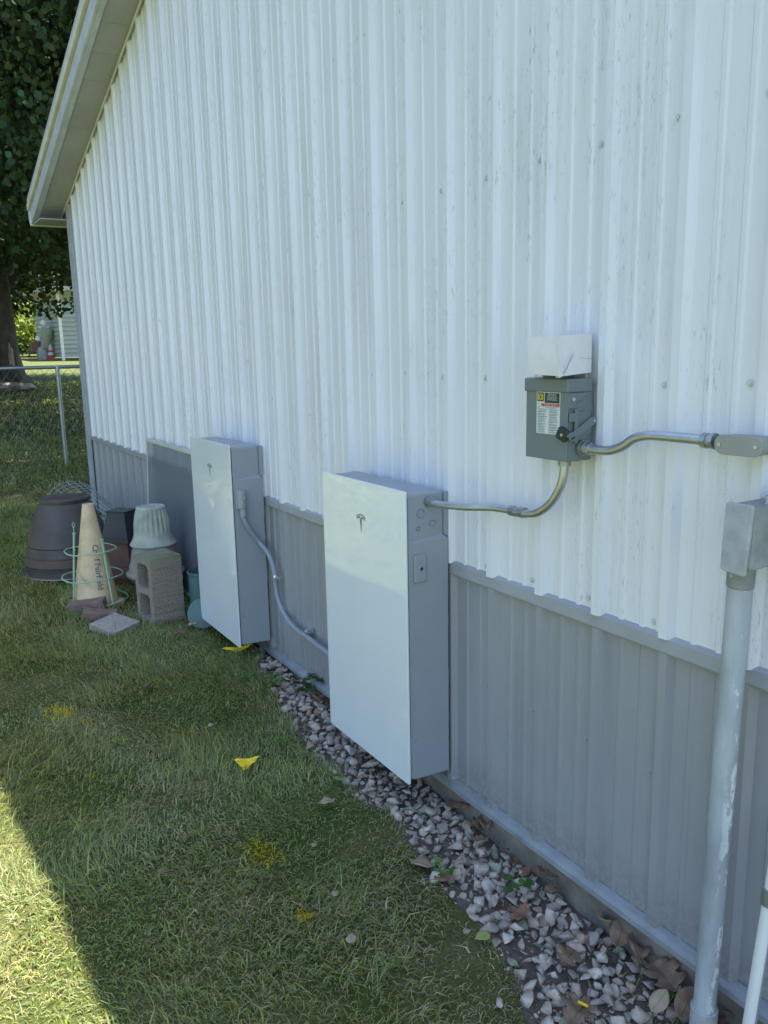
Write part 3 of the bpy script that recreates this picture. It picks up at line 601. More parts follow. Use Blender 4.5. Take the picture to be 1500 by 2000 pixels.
def blob(c, r, seed, n=3, sc=(1, 1, 1), amp=.35):
    bm = bmesh.new(); bmesh.ops.create_icosphere(bm, subdivisions=n, radius=1); rr = random.Random(seed); ph = [rr.uniform(0, 6) for _ in range(6)]
    for v in bm.verts:
        k = 1+amp*(math.sin(v.co.x*3.1+ph[0])*math.sin(v.co.y*2.7+ph[1])+.5*math.sin(v.co.z*6+ph[2])*math.sin(v.co.x*7+ph[3])+.25*math.sin(v.co.y*13+ph[4]))
        v.co = Vector((v.co.x*r*sc[0]*k+c[0], v.co.y*r*sc[1]*k+c[1], v.co.z*r*sc[2]*k+c[2]))
    vs_ = [tuple(v.co) for v in bm.verts]; fs = [tuple(v.index for v in f.verts) for f in bm.faces]; bm.free(); return vs_, fs
mb = MB(); mb.add(*blob((cen.x+.022, -.050, zt_-.004), .028, 3, 4, (1.1, 1.3, .6))); mb.add(*blob((cen.x+.038, -.052, zt_-.03), .018, 5, 4, (.6, 1.1, 1.4))); mb.add(*blob((cen.x+.037, -.035, cen.z-.005), .014, 9, 4, (.5, .8, 3.6))); mb.add(*blob((cen.x+.036, -.035, zb_+.035), .014, 19, 4, (.5, 1., 1.6)))
mb.add(*blob((cen.x+.02, -.025, zt_+.022), .010, 12, 3, (1.2, 1, .8))); mb.obj('putty_seal', 'putty', jb, smooth=True)
# thin painted pipe at the right
a, b = P(1462, 2010, -.10), P(1500, 1780, -.10); dirn = (b-a).normalized(); a = a-dirn*.12
tp = thing('thin_pipe', a, 'thin leaning pipe with thick white paint right of the riser pipe', 'pipe')
L = (b-a).length+.15; o = MB().cyl((0, 0, 0), (0, 0, L), .0145, n=24).obj('pipe_shaft', 'thin_pipe_paint', None, smooth=True)
o.parent = tp; o.rotation_mode = 'QUATERNION'; o.rotation_quaternion = dirn.to_track_quat('Z', 'Y')
mb = MB(); e = a+dirn*(L-.13); mb.tube([e, e+dirn*.04], .019, 20); mb.obj('pipe_coupling', 'galvanised', tp, smooth=True)

#SECTION2
# ------------------------------------------------------------------ garden clutter by the wall
def G(X, Y): return Vector((X, Y, float(gz(X))))
c = G(-3.765, -.595)
bp = thing('plant_pot', c, 'large dark round planter lying upside down behind the traffic cone', 'planter')
MB().lathe(c, [(.292, -.02), (.306, 0), (.306, .012), (.298, .018), (.296, .05), (.302, .055), (.302, .066), (.290, .07), (.288, .075)], 56).obj('lower_rim', 'dark_pot', bp, smooth=True)
MB().lathe(c, [(.309, -.004), (.314, .002), (.309, .008)], 56).obj('pale_rim_edge', 'tan_pot', bp, smooth=True)
MB().lathe(c, [(.292, .067), (.300, .075), (.296, .125), (.284, .132)], 56).obj('brown_band', 'brown_pot', bp, smooth=True)
def dent(an, r, z):
    k = 0
    for a0, z0 in ((rad(-55), .36), (rad(-5), .38)):
        d = ((an-a0+math.pi) % (2*math.pi)-math.pi); k += math.exp(-(d/.22)**2-((z-z0)/.05)**2)
    return r-.012*k
MB().lathe(c, [(.276, .128), (.290, .134), (.288, .15), (.278, .158), (.272, .195), (.266, .20), (.272, .206), (.268, .215), (.260, .25), (.248, .29), (.236, .33), (.221, .37), (.204, .41), (.187, .45), (.172, .478), (.162, .487), (.165, .495), (.165, .512), (.157, .52), (.148, .522), (.14, .516), (.0, .514)], 72, dent).obj('upper_shell', 'dark_pot', bp, smooth=True)

# wire mesh roll behind the planter
wr = thing('wire_mesh_roll', G(-4.55, -.20), 'sagging roll of wire mesh between the dark planter and the barn corner', 'wire mesh')
mb = MB(); ax0, ax1 = Vector((-4.85, -.36, .33)), Vector((-4.12, -.12, .22)); rn = random.Random(4)
d_ = (ax1-ax0).normalized(); n1 = Vector((-d_.y, d_.x, 0)).normalized(); n2 = d_.cross(n1)
def wp(t, an): r_ = .28*(1-.5*t); q = ax0.lerp(ax1, t)+n1*math.cos(an)*r_*1.0+Vector((0, 0, 1))*math.sin(an)*r_; q.z = max(q.z, gz(q.x)+.004); return q
for i in range(17): mb.tube([wp(i/16, rad(k*15)) for k in range(25)], .0026, 4, cap=False)
for k in range(30): mb.tube([wp(i/10, rad(k*12)) for i in range(11)], .0022, 4, cap=False)
mb.obj('mesh_wires', 'wire', wr)

# traffic cone
cc = Vector((-2.905, -.612, float(gz(-2.905))+.015)); ch = .615; r0, r1 = .133, .032
tcn = thing('traffic_cone', cc, 'faded cream traffic cone with black lettering inside the green wire ring cage', 'traffic cone')
lean = Matrix.Rotation(rad(1.2), 4, 'Y')
def crad(z): return r0+(r1-r0)*(z/ch)
to_cam = math.atan2(CAM[1]-cc.y, CAM[0]-cc.x)
def cdent(an, r, z):
    d = ((an-(to_cam-.55)+math.pi) % (2*math.pi)-math.pi); zz = z-.14-.10*(-d)
    return r-.016*math.exp(-(d/.45)**2-(zz/.016)**2)+.004*math.exp(-(d/.45)**2-((zz-.04)/.02)**2)
MB().lathe(cc, [(crad(z), z) for z in np.linspace(0, ch, 46)]+[(r1-.004, ch+.001), (r1-.006, ch-.02), (r1-.004, ch-.2)], 64, cdent).obj('cone_shell', 'cone_plastic', tcn, smooth=True)
mb = MB(); s_ = .135; ca, sa = math.cos(to_cam+.5), math.sin(to_cam+.5)
mb.prism([(cc.x+x*ca-y*sa, cc.y+x*sa+y*ca) for x, y in ((-s_, -s_*.8), (-s_*.8, -s_), (s_*.8, -s_), (s_, -s_*.8), (s_, s_*.8), (s_*.8, s_), (-s_*.8, s_), (-s_, s_*.8))], lambda x, y: (x, y, cc.z-.03), lambda x, y: (x, y, cc.z+.006)); mb.obj('cone_base', 'cone_plastic', tcn, bevel=.004)
def cone_fn(zc, a0):
    def fn(x, y):            # text runs downwards
        z = zc-x; an = to_cam+a0+y/crad(z); r = crad(z)+.0015; return (cc.x+r*math.cos(an), cc.y+r*math.sin(an), cc.z+z)
    return fn
A0 = .26
for s, zc, y in (("C", .358, 0), ("r", .335, 0), (".", .318, -.012), ("f", .283, 0), ("Fairf", .220, 0), ("eld", .130, 0)):
    text_mesh(s, .050, cone_fn(zc, A0), 'cone_lettering', 'print_grey', tcn, .0010)

# green ring cage
cg = Vector((-2.915, -.618, float(gz(-2.915))))
tg = thing('tomato_cage', cg, 'pale green wire ring cage standing around the faded traffic cone', 'plant cage')
for r_, z, nm in ((.196, .03, 'ring'), (.178, .185, 'ring'), (.150, .345, 'ring')):
    MB().tube([cg+Vector((r_*math.cos(rad(k*9)), r_*math.sin(rad(k*9)), z+.004*math.sin(k*.5))) for k in range(41)], .0042, 8, cap=False).obj(nm, 'cage_paint', tg, smooth=True)
right = Vector((R_[0], R_[1], 0)).normalized(); toward = Vector((CAM[0]-cg.x, CAM[1]-cg.y, 0)).normalized()
for lx, fw, top in ((-.105, .09, .46), (.085, .10, .42), (.0, -.15, .40)):
    s1 = cg+right*lx*1.28+toward*fw*1.25+Vector((0, 0, .0)); s2 = cg+right*lx*.86+toward*fw*.85+Vector((0, 0, top))
    mb = MB(); mb.tube([s1, s2], .0065, 8); mb.tube([s2, s2+Vector((0, 0, .006))], .012, 8)
    if top > .45:
        e = s2+Vector((0, 0, .005)); mb.tube([e, e+Vector((.003, 0, .03)), e+right*.010+Vector((0, 0, .05)), e+right*.002+Vector((0, 0, .068)), e-right*.006+Vector((0, 0, .05)), e+Vector((.003, 0, .03))], .0028, 6)
    mb.obj('leg', 'cage_paint', tg)

# square ribbed planter stack
c = G(-3.25, -.335); ang = rad(40)
def sqring(mb, half0, z0, half1, z1, ribs=True):
    def sq(h): 
        P_ = []
        for k in range(4):
            a = ang+k*math.pi/2; b = a+math.pi/2
            for i in range(6): t = -1+i/3; P_.append((c.x+h*(math.cos(a)+t*math.cos(b)), c.y+h*(math.sin(a)+t*math.sin(b))))
        return P_
    A_, B_ = sq(half0), sq(half1); mb.prism(A_, lambda x, y: (x, y, c.z+z0), lambda x, y: (x, y, c.z+z0)) if 0 else None
    n = len(A_); mb.add([(x, y, c.z+z0) for x, y in A_]+[(x, y, c.z+z1) for x, y in B_], [tuple(range(n))[::-1], tuple(range(n, 2*n))]+[(i, (i+1) % n, n+(i+1) % n, n+i) for i in range(n)])
sp = thing('square_planter', c+Vector((0, 0, .30)), 'black square ribbed planter upside down on the terracotta pot', 'planter')
mb = MB(); sqring(mb, .112, .295, .112, .325); sqring(mb, .100, .3255, .098, .337)
for i in range(14): z = .338+i*.0105; h = .096-i*.0019; sqring(mb, h, z, h-.0015, z+.0085); sqring(mb, h-.003, z+.0085, h-.003, z+.0105)
sqring(mb, .072, .4855, .074, .495); mb.obj('planter_shell', 'ribbed_black', sp)
tp2 = thing('terracotta_pot', c, 'dark reddish terracotta square pot under the black ribbed planter', 'pot')
mb = MB(); sqring(mb, .10, .0, .125, .06); sqring(mb, .125, .061, .125, .135); sqring(mb, .118, .136, .092, .294); mb.obj('pot_body', 'terracotta', tp2, bevel=.003)

# fluted pot on tan pot on slate pot
c = G(-2.80, -.262)
fp = thing('fluted_pot', c+Vector((0, 0, .35)), 'pale grey fluted stone pot upside down on a tan pot', 'pot')
def flute(an, r, z):
    k = np.clip((z-.08)/.03, 0, 1)*np.clip((.225-z)/.02, 0, 1); return r+.0045*k*math.cos(an*22)
MB().lathe(c+Vector((0, 0, .355)), [(.130, .0), (.141, .003), (.142, .010), (.134, .022), (.122, .045), (.114, .07), (.110, .10), (.106, .14), (.101, .17), (.096, .20), (.092, .222), (.090, .226), (.091, .232), (.086, .240), (.074, .242), (.070, .237), (0, .236)], 132, flute).obj('fluted_shell', 'stone_pot', fp, smooth=True)
tpn = thing('tan_pot', c+Vector((0, 0, .18)), 'smooth tan pot upside down beneath the fluted stone pot', 'pot')
MB().lathe(c+Vector((0, 0, .175)), [(.172, -.01), (.178, 0), (.178, .010), (.160, .016), (.157, .05), (.156, .056), (.151, .062), (.143, .10), (.136, .14), (.130, .165), (.124, .178), (0, .179)], 56).obj('pot_body', 'tan_pot', tpn, smooth=True)
sl_ = thing('slate_pot', c, 'dark slate blue pot at the bottom of the pot stack behind the cinder block', 'pot')
MB().lathe(c, [(.135, 0), (.137, .01), (.120, .03), (.127, .08), (.135, .125), (.150, .128), (.152, .145), (.158, .147), (.160, .163), (0, .164)], 48).obj('pot_body', 'slate_pot', sl_, smooth=True)

# cinder block standing on end
A_ = Vector((-2.318, -.418, 0)); dl = (Vector((-2.545, -.470, 0))-A_).normalized(); dr = Vector((-dl.y, dl.x, 0))
dr = dr if dr.y > 0 else -dr
za = float(gz(-2.4)); cb = thing('cinder_block', (A_.x, A_.y, za), 'rough grey cinder block standing on end with two holes facing out', 'cinder block')
wL, wR, hB = .195, .195, .395; zb0 = -.03
Q = lambda s, t, z: tuple(A_+dl*s+dr*t+Vector((0, 0, za+z)))
mb = MB()
def bb(s0, s1, t0, t1, z0, z1): mb.add([Q(s0, t0, z0), Q(s1, t0, z0), Q(s1, t1, z0), Q(s0, t1, z0), Q(s0, t0, z1), Q(s1, t0, z1), Q(s1, t1, z1), Q(s0, t1, z1)], [(0, 3, 2, 1), (4, 5, 6, 7), (0, 1, 5, 4), (1, 2, 6, 5), (2, 3, 7, 6), (3, 0, 4, 7)])
# cells run in t (through); walls: right shell, left shell, bottom, web, top
def plate(outer, hole_list):
    pass
th = .032
zc_ = [(.035, .170), (.208, .350)]
# front outline with two rounded holes built as a grid swept through
bm = bmesh.new(); ns, nz_ = 40, 80
def solid(s, z):
    for z0, z1 in zc_:
        s0, s1 = th+.006, wL-th; r_ = .022
        if s0 < s < s1 and z0 < z < z1:
            dx = max(s0+r_-s, s-(s1-r_), 0); dz = max(z0+r_-z, z-(z1-r_), 0)
            if math.hypot(dx, dz) < r_: return False
    return True
cellv = {}
def gv(i, j, k):
    key = (i, j, k)
    if key not in cellv:
        s = i/ns*wL; z = zb0+(hB-zb0)*j/nz_; t = (0, wR)[k]; rr = random.Random(hash(key) & 0xffff)
        jj = lambda a: rr.uniform(-a, a)
        sag = 0
        if j == nz_: sag = -.022*math.exp(-((s-wL*.35)/.05)**2)*(.35+.65*k)
        edge_ = .0022 if (i in (0, ns) or j in (nz_,)) else .0009
        cellv[key] = bm.verts.new(Q(s+jj(edge_), t+jj(.0015), z+sag+jj(edge_)))
    return cellv[key]
for i in range(ns):
    for j in range(nz_):
        s, z = (i+.5)/ns*wL, zb0+(hB-zb0)*(j+.5)/nz_
        if not solid(s, z): continue
        for k in (0, 1):
            f = [gv(i, j, k), gv(i+1, j, k), gv(i+1, j+1, k), gv(i, j+1, k)]; bm.faces.new(f if k else f[::-1])
        for (a, b, di, dj) in (((i, j), (i+1, j), 0, -1), ((i+1, j), (i+1, j+1), 1, 0), ((i+1, j+1), (i, j+1), 0, 1), ((i, j+1), (i, j), -1, 0)):
            ii, j2 = i+di, j+dj
            if not (0 <= ii < ns and 0 <= j2 < nz_) or not solid((ii+.5)/ns*wL, zb0+(hB-zb0)*(j2+.5)/nz_):
                bm.faces.new([gv(*a, 0), gv(*b, 0), gv(*b, 1), gv(*a, 1)])
bmesh.ops.recalc_face_normals(bm, faces=bm.faces)
bmesh.ops.triangulate(bm, faces=[f for f in bm.faces if len(f.verts) > 4])
me = bpy.data.meshes.new('block_shell'); bm.to_mesh(me); bm.free(); me.materials.append(M['block_concrete']); o = bpy.data.objects.new('block_shell', me); C.objects.link(o); o.parent = cb; o.matrix_parent_inverse = cb.matrix_world.inverted()

# teal tube and bucket beside the block
tl = thing('teal_bucket', G(-2.36, -.06), 'teal plastic bucket tipped beside the cinder block behind the far cabinet', 'bucket')
a = G(-2.325, -.125)
MB().lathe(a, [(.070, 0), (.074, .05), (.078, .27), (.083, .275), (.083, .285), (.076, .287), (.073, .25), (0, .24)], 36).obj('bucket_wall', 'teal_plastic', tl, smooth=True)
tl['label'] = 'teal plastic bucket standing upright beside the cinder block'
q = Vector(onG(396, 1196, .09)); tr_ = thing('teal_bucket', (q.x, q.y, float(gz(q.x))), 'teal plastic tub lying on its side below the far cabinet', 'bucket')
ax_ = (Vector((CAM[0]-q.x, CAM[1]-q.y, .0)).normalized()+Vector((0, 0, .25))).normalized(); b0 = Vector((q.x, q.y, float(gz(q.x))+.085))
mb = MB(); mb.tube([b0-ax_*.10, b0-ax_*.02, b0, b0+ax_*.004, b0+ax_*.003, b0-ax_*.006], [.070, .078, .086, .086, .078, .074], 36); mb.obj('tub_shell', 'teal_plastic', tr_, smooth=True)

# bricks and cracked paver
def slab(name, mat, c, sx_, sy_, sz_, rot, tilt, label, cat, bev=.004):
    t = MB().box((-sx_/2, -sy_/2, 0), (sx_/2, sy_/2, sz_)).obj(name, mat, None, bevel=bev, seg=2)
    t.location = c; t.rotation_euler = (tilt[0], tilt[1], rot); return tag(t, label, cat)
bk = onG(174, 1190, .03); slab('brick', 'brick', (bk[0]-.02, bk[1]+.0, float(gz(bk[0]))-.008), .10, .21, .085, rad(-25), (rad(6), 0), 'brown brick leaning against the foot of the faded traffic cone', 'brick')
bk = onG(194, 1199, .03); slab('brick', 'brick', (bk[0], bk[1], float(gz(bk[0]))-.004), .085, .19, .055, rad(-18), (rad(-9), rad(4)), 'pinkish broken brick wedged between the brown brick and the grey paver', 'brick')
pv = onG(223, 1214, .045); o = slab('paver', 'paver', (pv[0], pv[1], float(gz(pv[0]))+.002), .195, .195, .04, rad(-58.7+45+45), (rad(3), rad(8)), 'cracked grey diamond shaped paver lying in the grass before the block', 'paver', .003)
mb = MB(); mb.prism([(-.0012, -.098), (.0012, -.098), (.002, -.05), (-.001, -.01), (.0005, .02), (-.002, .0), (-.002, -.05)], lambda x, y: (x+.0, y, .0402), lambda x, y: (x, y, .0406)); ck = mb.obj('crack', 'black_plastic', None); ck.parent = o; ck.rotation_euler = (0, 0, rad(48)); 

# window screen leaning on the wall
ws = thing('window_screen', G(-3.1, -.06), 'dusty framed window screen leaning on the wall behind the pots', 'window screen')
sx0, sx1 = -3.60, -2.36; zb_, zt_ = float(gz(-3.1)), 1.045; yb_, yt_ = -.085, -.034
SQ = lambda s, t, d=0.: (sx0+(sx1-sx0)*s, yb_+(yt_-yb_)*t-d, zb_+(zt_-zb_)*t)
mb = MB()
def bar(s0, t0, s1, t1): mb.add([SQ(s0, t0), SQ(s1, t0), SQ(s1, t1), SQ(s0, t1), SQ(s0, t0, .011), SQ(s1, t0, .011), SQ(s1, t1, .011), SQ(s0, t1, .011)], [(0, 3, 2, 1), (4, 5, 6, 7), (0, 1, 5, 4), (1, 2, 6, 5), (2, 3, 7, 6), (3, 0, 4, 7)])
fs_ = .018
bar(0, 0, .016, 1); bar(.984, 0, 1, 1); bar(.0161, .975, .9839, 1); bar(.0161, 0, .9839, .02)
mb.obj('screen_frame', 'screen_frame', ws, bevel=.0015)
mb = MB(); mb.add([SQ(.016, .02, .005), SQ(.984, .02, .005), SQ(.984, .975, .005), SQ(.016, .975, .005)], [(0, 1, 2, 3)]); mb.obj('screen_mesh', 'screen_mesh', ws)

# yellow marker flags lying in the grass
def flag(u, v, label, sc, A, B, Cc):
    q = Vector(onG(u, v, .03)); rr = random.Random(int(u)); mb = MB(); n = 10; rt_ = Vector((R_[0], R_[1], 0)).normalized(); aw = Vector((F_[0], F_[1], 0)).normalized(); upv = Vector((0, 0, .62))+aw*.75
    P2 = lambda p_: rt_*p_[0]*sc+upv*p_[1]*sc
    vs_ = []; ix = {}
    for i in range(n+1):
        for j in range(n+1-i):
            s, t = i/n, j/n; p_ = P2(A)*(1-s-t)+P2(B)*s+P2(Cc)*t; k = .006*math.sin(s*9+t*3)+.004*math.sin(t*13)+rr.uniform(-.0016, .0016)
            ix[i, j] = len(vs_); vs_.append(q+p_+Vector((-aw.x*k, -aw.y*k, k+.004)))
    f = []
    for i in range(n):
        for j in range(n-i):
            f.append((ix[i, j], ix[i+1, j], ix[i, j+1]))
            if i+j < n-1: f.append((ix[i+1, j], ix[i+1, j+1], ix[i, j+1]))
    mb.add(vs_, f); o = mb.obj('marker_flag', 'yellow_film', None); sd = o.modifiers.new('thick', 'SOLIDIFY'); sd.thickness = .0006
    return tag(o, label, 'marker flag')
flag(482, 1492, 'bright yellow crumpled marker flag lying in the open grass', 1.0, (-.052, .016), (.052, .026), (-.008, -.030))
flag(458, 1268, 'yellow crumpled marker flag half hidden under the far white cabinet', 1.0, (-.075, .0), (.10, .022), (.015, -.022))

# ------------------------------------------------------------------ chain link fence
FX = -8.216; PYF = .216
fn = thing('chain_link_fence', (FX, PYF, float(gz(FX))), 'galvanised chain link fence with one visible post crossing the shaded yard', 'fence')
zr = onX(112, 717, FX)[2]; fy0, fy1 = -7.0, 7.3
MB().cyl((FX, fy0, zr), (FX, fy1, zr), .021, n=14).obj('top_rail', 'galvanised', fn, smooth=True)
for y in (PYF-4.8, PYF-2.4, PYF, PYF+2.4, PYF+4.8):
    mb = MB(); mb.cyl((FX, y, gz(FX)-.3), (FX, y, zr-.02), .024, n=14); mb.cyl((FX, y, zr-.04), (FX, y, zr+.028), .028, .02, n=14); mb.obj('post', 'galvanised', fn, smooth=True)
mb = MB(); hgt = zr+.035-float(gz(FX))-.03; z0 = float(gz(FX))+.02; sp_ = .105; sl2 = .75; rr_ = .0026; yy = fy0-hgt
while yy < fy1:
    for sg in (1, -1):
        ya, yb2 = (yy, yy+hgt*sl2) if sg > 0 else (yy+hgt*sl2, yy)
        mb.tube([(FX-.026+sg*.002, ya, z0), (FX-.026+sg*.002, yb2, z0+hgt)], rr_, 3, cap=False)
    yy += sp_
mb.obj('chain_mesh', 'fence_wire', fn, fix=False)

# ------------------------------------------------------------------ shed, cone and machine far behind
F2 = Vector((F_[0], F_[1], 0)).normalized()
A1 = Vector(onG(124, 704)); A1.z = float(gz(A1.x))
sh = thing('garden_shed', A1, 'pale clapboard shed across the shaded lawn beyond the fence', 'shed')
def shed_wall(mb, a, b, h, n):
    d = (b-a).normalized(); nn = Vector((d.y, -d.x, 0)); 
    if nn.dot(Vector((CAM[0]-a.x, CAM[1]-a.y, 0))) < 0: nn = -nn
    for i in range(n):
        z0_, z1_ = a.z+.15+h*i/n, a.z+.15+h*(i+1)/n; pr = [(0.05, z0_), (.006, z1_), (0, z1_), (0, z0_)]
        mb.prism(pr, lambda o_, z: tuple(a+nn*o_+Vector((0, 0, z-a.z))), lambda o_, z: tuple(b+nn*o_+Vector((0, 0, z-a.z))))
B1 = A1+Vector((.8, 2.6, 0)); C1 = A1+Vector((-3.2, -.55, 0))
mb = MB(); shed_wall(mb, A1, B1, 3.0, 15); mb.obj('siding_wall', 'siding', sh, fix=True)
mb = MB(); shed_wall(mb, C1, A1, 3.0, 15); mb.obj('siding_wall', 'siding', sh)
mb = MB().box((A1.x-.06, A1.y-.06, A1.z-.05), (A1.x+.07, A1.y+.07, A1.z+3.15)); mb.obj('corner_post', 'machine_white', sh)
mb = MB(); q = [C1+Vector((-.3, -.4, 3.1)), A1+Vector((.4, -.5, 3.1)), B1+Vector((.5, .3, 3.1)), B1+Vector((-3.6, .3, 3.1))]
mb.prism([(v.x, v.y) for v in q], lambda x, y: (x, y, A1.z+3.12), lambda x, y: (x, y, A1.z+3.3)); mb.obj('shed_roof', 'roof_metal', sh)
q = onG(100.5, 703); z = float(gz(q[0]))
cn = thing('traffic_cone', (q[0], q[1], z), 'small orange and white striped traffic cone beside the distant shed', 'traffic cone')
hh = .75; seg_ = [(0, .30, 'orange'), (.30, .48, 'machine_white'), (.48, .60, 'orange'), (.60, 1., 'machine_white')]
for i, (a, b, mt) in enumerate(seg_): MB().lathe((q[0], q[1], z), [(.19*(1-a*.8), a*hh), (.19*(1-b*.8), b*hh)], 20).obj('stripe', mt, cn, smooth=True)
MB().box((q[0]-.2, q[1]-.2, z), (q[0]+.2, q[1]+.2, z+.04)).obj('cone_base', 'orange', cn)
q = onG(90, 703); q = Vector((q[0], q[1], float(gz(q[0])))); rt = right
mc = thing('garden_machine', q, 'small grey and red garden machine parked left of the distant striped cone', 'machine')
mb = MB(); mb.tube([q+rt*.0+Vector((0, 0, .55)), q+rt*.22+Vector((0, 0, 1.45))], [.20, .28], 18); mb.obj('engine_cover', 'machine_grey', mc, smooth=True)
mb = MB(); mb.tube([q-rt*.12+Vector((0, 0, .0)), q-rt*.14+Vector((0, 0, .42)), q-rt*.16+Vector((0, 0, .60))], [.27, .26, .16], 18); mb.obj('collector', 'machine_grey', mc, smooth=True)
mb = MB(); mb.box(tuple(q-rt*.6+Vector((-.15, -.05, .35))), tuple(q-rt*.35+Vector((.15, .15, .85)))); mb.obj('red_body', 'tractor_red', mc, bevel=.04)
mb = MB(); mb.tube([q-rt*.28+Vector((0, 0, .92)), q-rt*.28+Vector((0, 0, 1.1))], [.14, .1], 14); mb.obj('white_cap', 'machine_white', mc, smooth=True)
mb = MB(); mb.tube([q-rt*.18+Vector((0, 0, 1.5)), q+rt*.3+Vector((0, 0, 1.47))], .045, 8); mb.tube([q+rt*.02+Vector((0, 0, 1.62)), q+rt*.12+Vector((0, 0, 1.8))], [.16, .12], 12); mb.obj('handle', 'machine_white', mc, smooth=True)

# ------------------------------------------------------------------ trees
def leaves_mesh(name, cents, size, parent, base, seed, spread=.35, droop=.3):
    r = np.random.default_rng(seed); n = len(cents)
    d = r.normal(size=(n, 3)); d[:, 2] -= droop; d /= np.linalg.norm(d, axis=1)[:, None]
    s = np.cross(d, r.normal(size=(n, 3))); s /= np.linalg.norm(s, axis=1)[:, None]; up = np.cross(d, s)
    L = size*r.uniform(.7, 1.25, n)[:, None]; Wd = L*.42
    v = np.empty((n, 6, 3)); v[:, 0] = cents; v[:, 1] = cents+d*L*.35+s*Wd+up*L*.06; v[:, 2] = cents+d*L*.75+s*Wd*.75+up*L*.03; v[:, 3] = cents+d*L; v[:, 4] = cents+d*L*.75-s*Wd*.75+up*L*.05; v[:, 5] = cents+d*L*.35-s*Wd+up*L*.06
    tri = np.array([[0, 1, 2, 3], [0, 3, 4, 5]]); f = (np.arange(n)[:, None, None]*6+tri[None]).reshape(-1)
    k = r.uniform(1-spread, 1+spread, n); yl = r.uniform(0, 1, n)
    col = np.stack([base[0]*k*(1+.5*yl), base[1]*k, base[2]*k*(1-.3*yl)], 1); col = np.repeat(col, 6, 0)
    return npmesh(name, v.reshape(-1, 3), f, np.full(2*n, 4), 'leaf', col, parent)
def crown_points(c, rx, ry, rz, nclump, per, csize, seed, zmin=None, shell=.55):
    r = np.random.default_rng(seed); d = r.normal(size=(nclump, 3)); d /= np.linalg.norm(d, axis=1)[:, None]
    k = r.uniform(shell, 1, nclump)[:, None]*(1+.18*np.sin(d[:, :1]*5+seed)+.12*np.sin(d[:, 1:2]*9+d[:, 2:]*7))
    cc_ = np.array(c)+d*k*np.array([rx, ry, rz]); cs = csize*r.uniform(.6, 1.4, nclump)
    pts = np.repeat(cc_, per, 0)+r.normal(size=(nclump*per, 3))*np.repeat(cs, per)[:, None]*np.array([1, 1, .55])*.5
    if zmin is not None: keep = pts[:, 2] > zmin+.8*vnoise(pts[:, 0]*.7+20, pts[:, 1]*.7+20); keep &= (pts[:, 0] < -6.4) | (pts[:, 2] > 4.9); pts = pts[keep]
    return cc_, pts
def tree(name, base, h, tr, crown_c, rx, ry, rz, ncl, per, cs, ls, col, label, seed, zmin=None, branches=14, droop=.3, flare=1.8):
    t = thing(name, base, label, 'tree'); bx_, by_, bz_ = base
    mb = MB(); rn = random.Random(seed); top = crown_c[2]+rz*.4
    zs = [-.2, 0, .15, .4, .9, 1.8, 3.2, top-bz_]
    rs = [tr*flare*1.2, tr*flare, tr*1.4, tr*1.12, tr, tr*.92, tr*.8, tr*.25]
    n = 28; vs_ = []
    for z, r_ in zip(zs, rs):
        for k in range(n):
            an = 2*math.pi*k/n; fl = 1+(.22*math.cos(5*an+seed)+.12*math.cos(9*an+1))*max(0, 1-z/.9)+.05*math.cos(7*an)
            vs_.append((bx_+r_*fl*math.cos(an)+(crown_c[0]-bx_)*max(0, z)/(top-bz_)*.5, by_+r_*fl*math.sin(an), bz_+z))
    mb.add(vs_, [(i*n+k, i*n+(k+1) % n, (i+1)*n+(k+1) % n, (i+1)*n+k) for i in range(len(zs)-1) for k in range(n)])
    mb.obj('trunk', 'bark', t, smooth=True)
    cl, pts = crown_points(crown_c, rx, ry, rz, ncl, per, cs, seed, zmin)
    mb = MB()
    for i in range(branches):
        e = Vector(cl[rn.randrange(len(cl))]); s = Vector((bx_, by_, bz_+rn.uniform(2.0, min(5.5, top-bz_-1)))); m_ = s.lerp(e, .5)+Vector((rn.uniform(-.4, .4), rn.uniform(-.4, .4), rn.uniform(0, .8)))
        mb.tube(smooth_path([s, m_, e], 4), list(np.linspace(tr*.3, .02, 9)), 7)
    mb.obj('branches', 'bark', t, smooth=True)
    leaves_mesh('crown', pts, ls, t, col, seed, droop=droop)
    return t
DG = (.034, .066, .028)
bs = (-21.4, 1.12, float(gz(-21.4)))
t1 = tree('broadleaf_tree', bs, 14, .50, (-21.2, 1.2, 8.0), 9.5, 9.0, 5.2, 720, 210, 1.5, .14, DG, 'large dark broadleaf tree with thick flared trunk beyond the fence', 3, zmin=2.5, branches=22, flare=1.7)
MB().add(*blob((-20.6, 1.3, bs[2]+.10), .28, 2, 3, (1, 1.6, .35))).obj('root_scar', 'pale_wood', t1, smooth=True)
MB().add(*blob((-20.95, 1.35, bs[2]+.75), .12, 2, 3, (.35, .5, 3.0))).obj('bark_scar', 'pale_wood', t1, smooth=True)
tree('broadleaf_tree', (-13.6, 5.6, float(gz(-13.6))), 12, .32, (-9.6, 3.4, 6.5), 5.8, 5.2, 3.8, 680, 260, 1.2, .085, (.036, .075, .036), 'dark leafy tree whose low boughs hang behind the barn eave', 8, zmin=2.45, branches=16, droop=.8)
tree('broadleaf_tree', (-12.8, -6.2, float(gz(-12.8))), 12, .3, (-14.0, -5.0, 7.6), 5.2, 4.6, 4.0, 340, 190, 1.2, .085, (.034, .072, .034), 'dark leafy tree left of the view with boughs reaching over the fence', 21, zmin=3.3, branches=12, droop=.8)
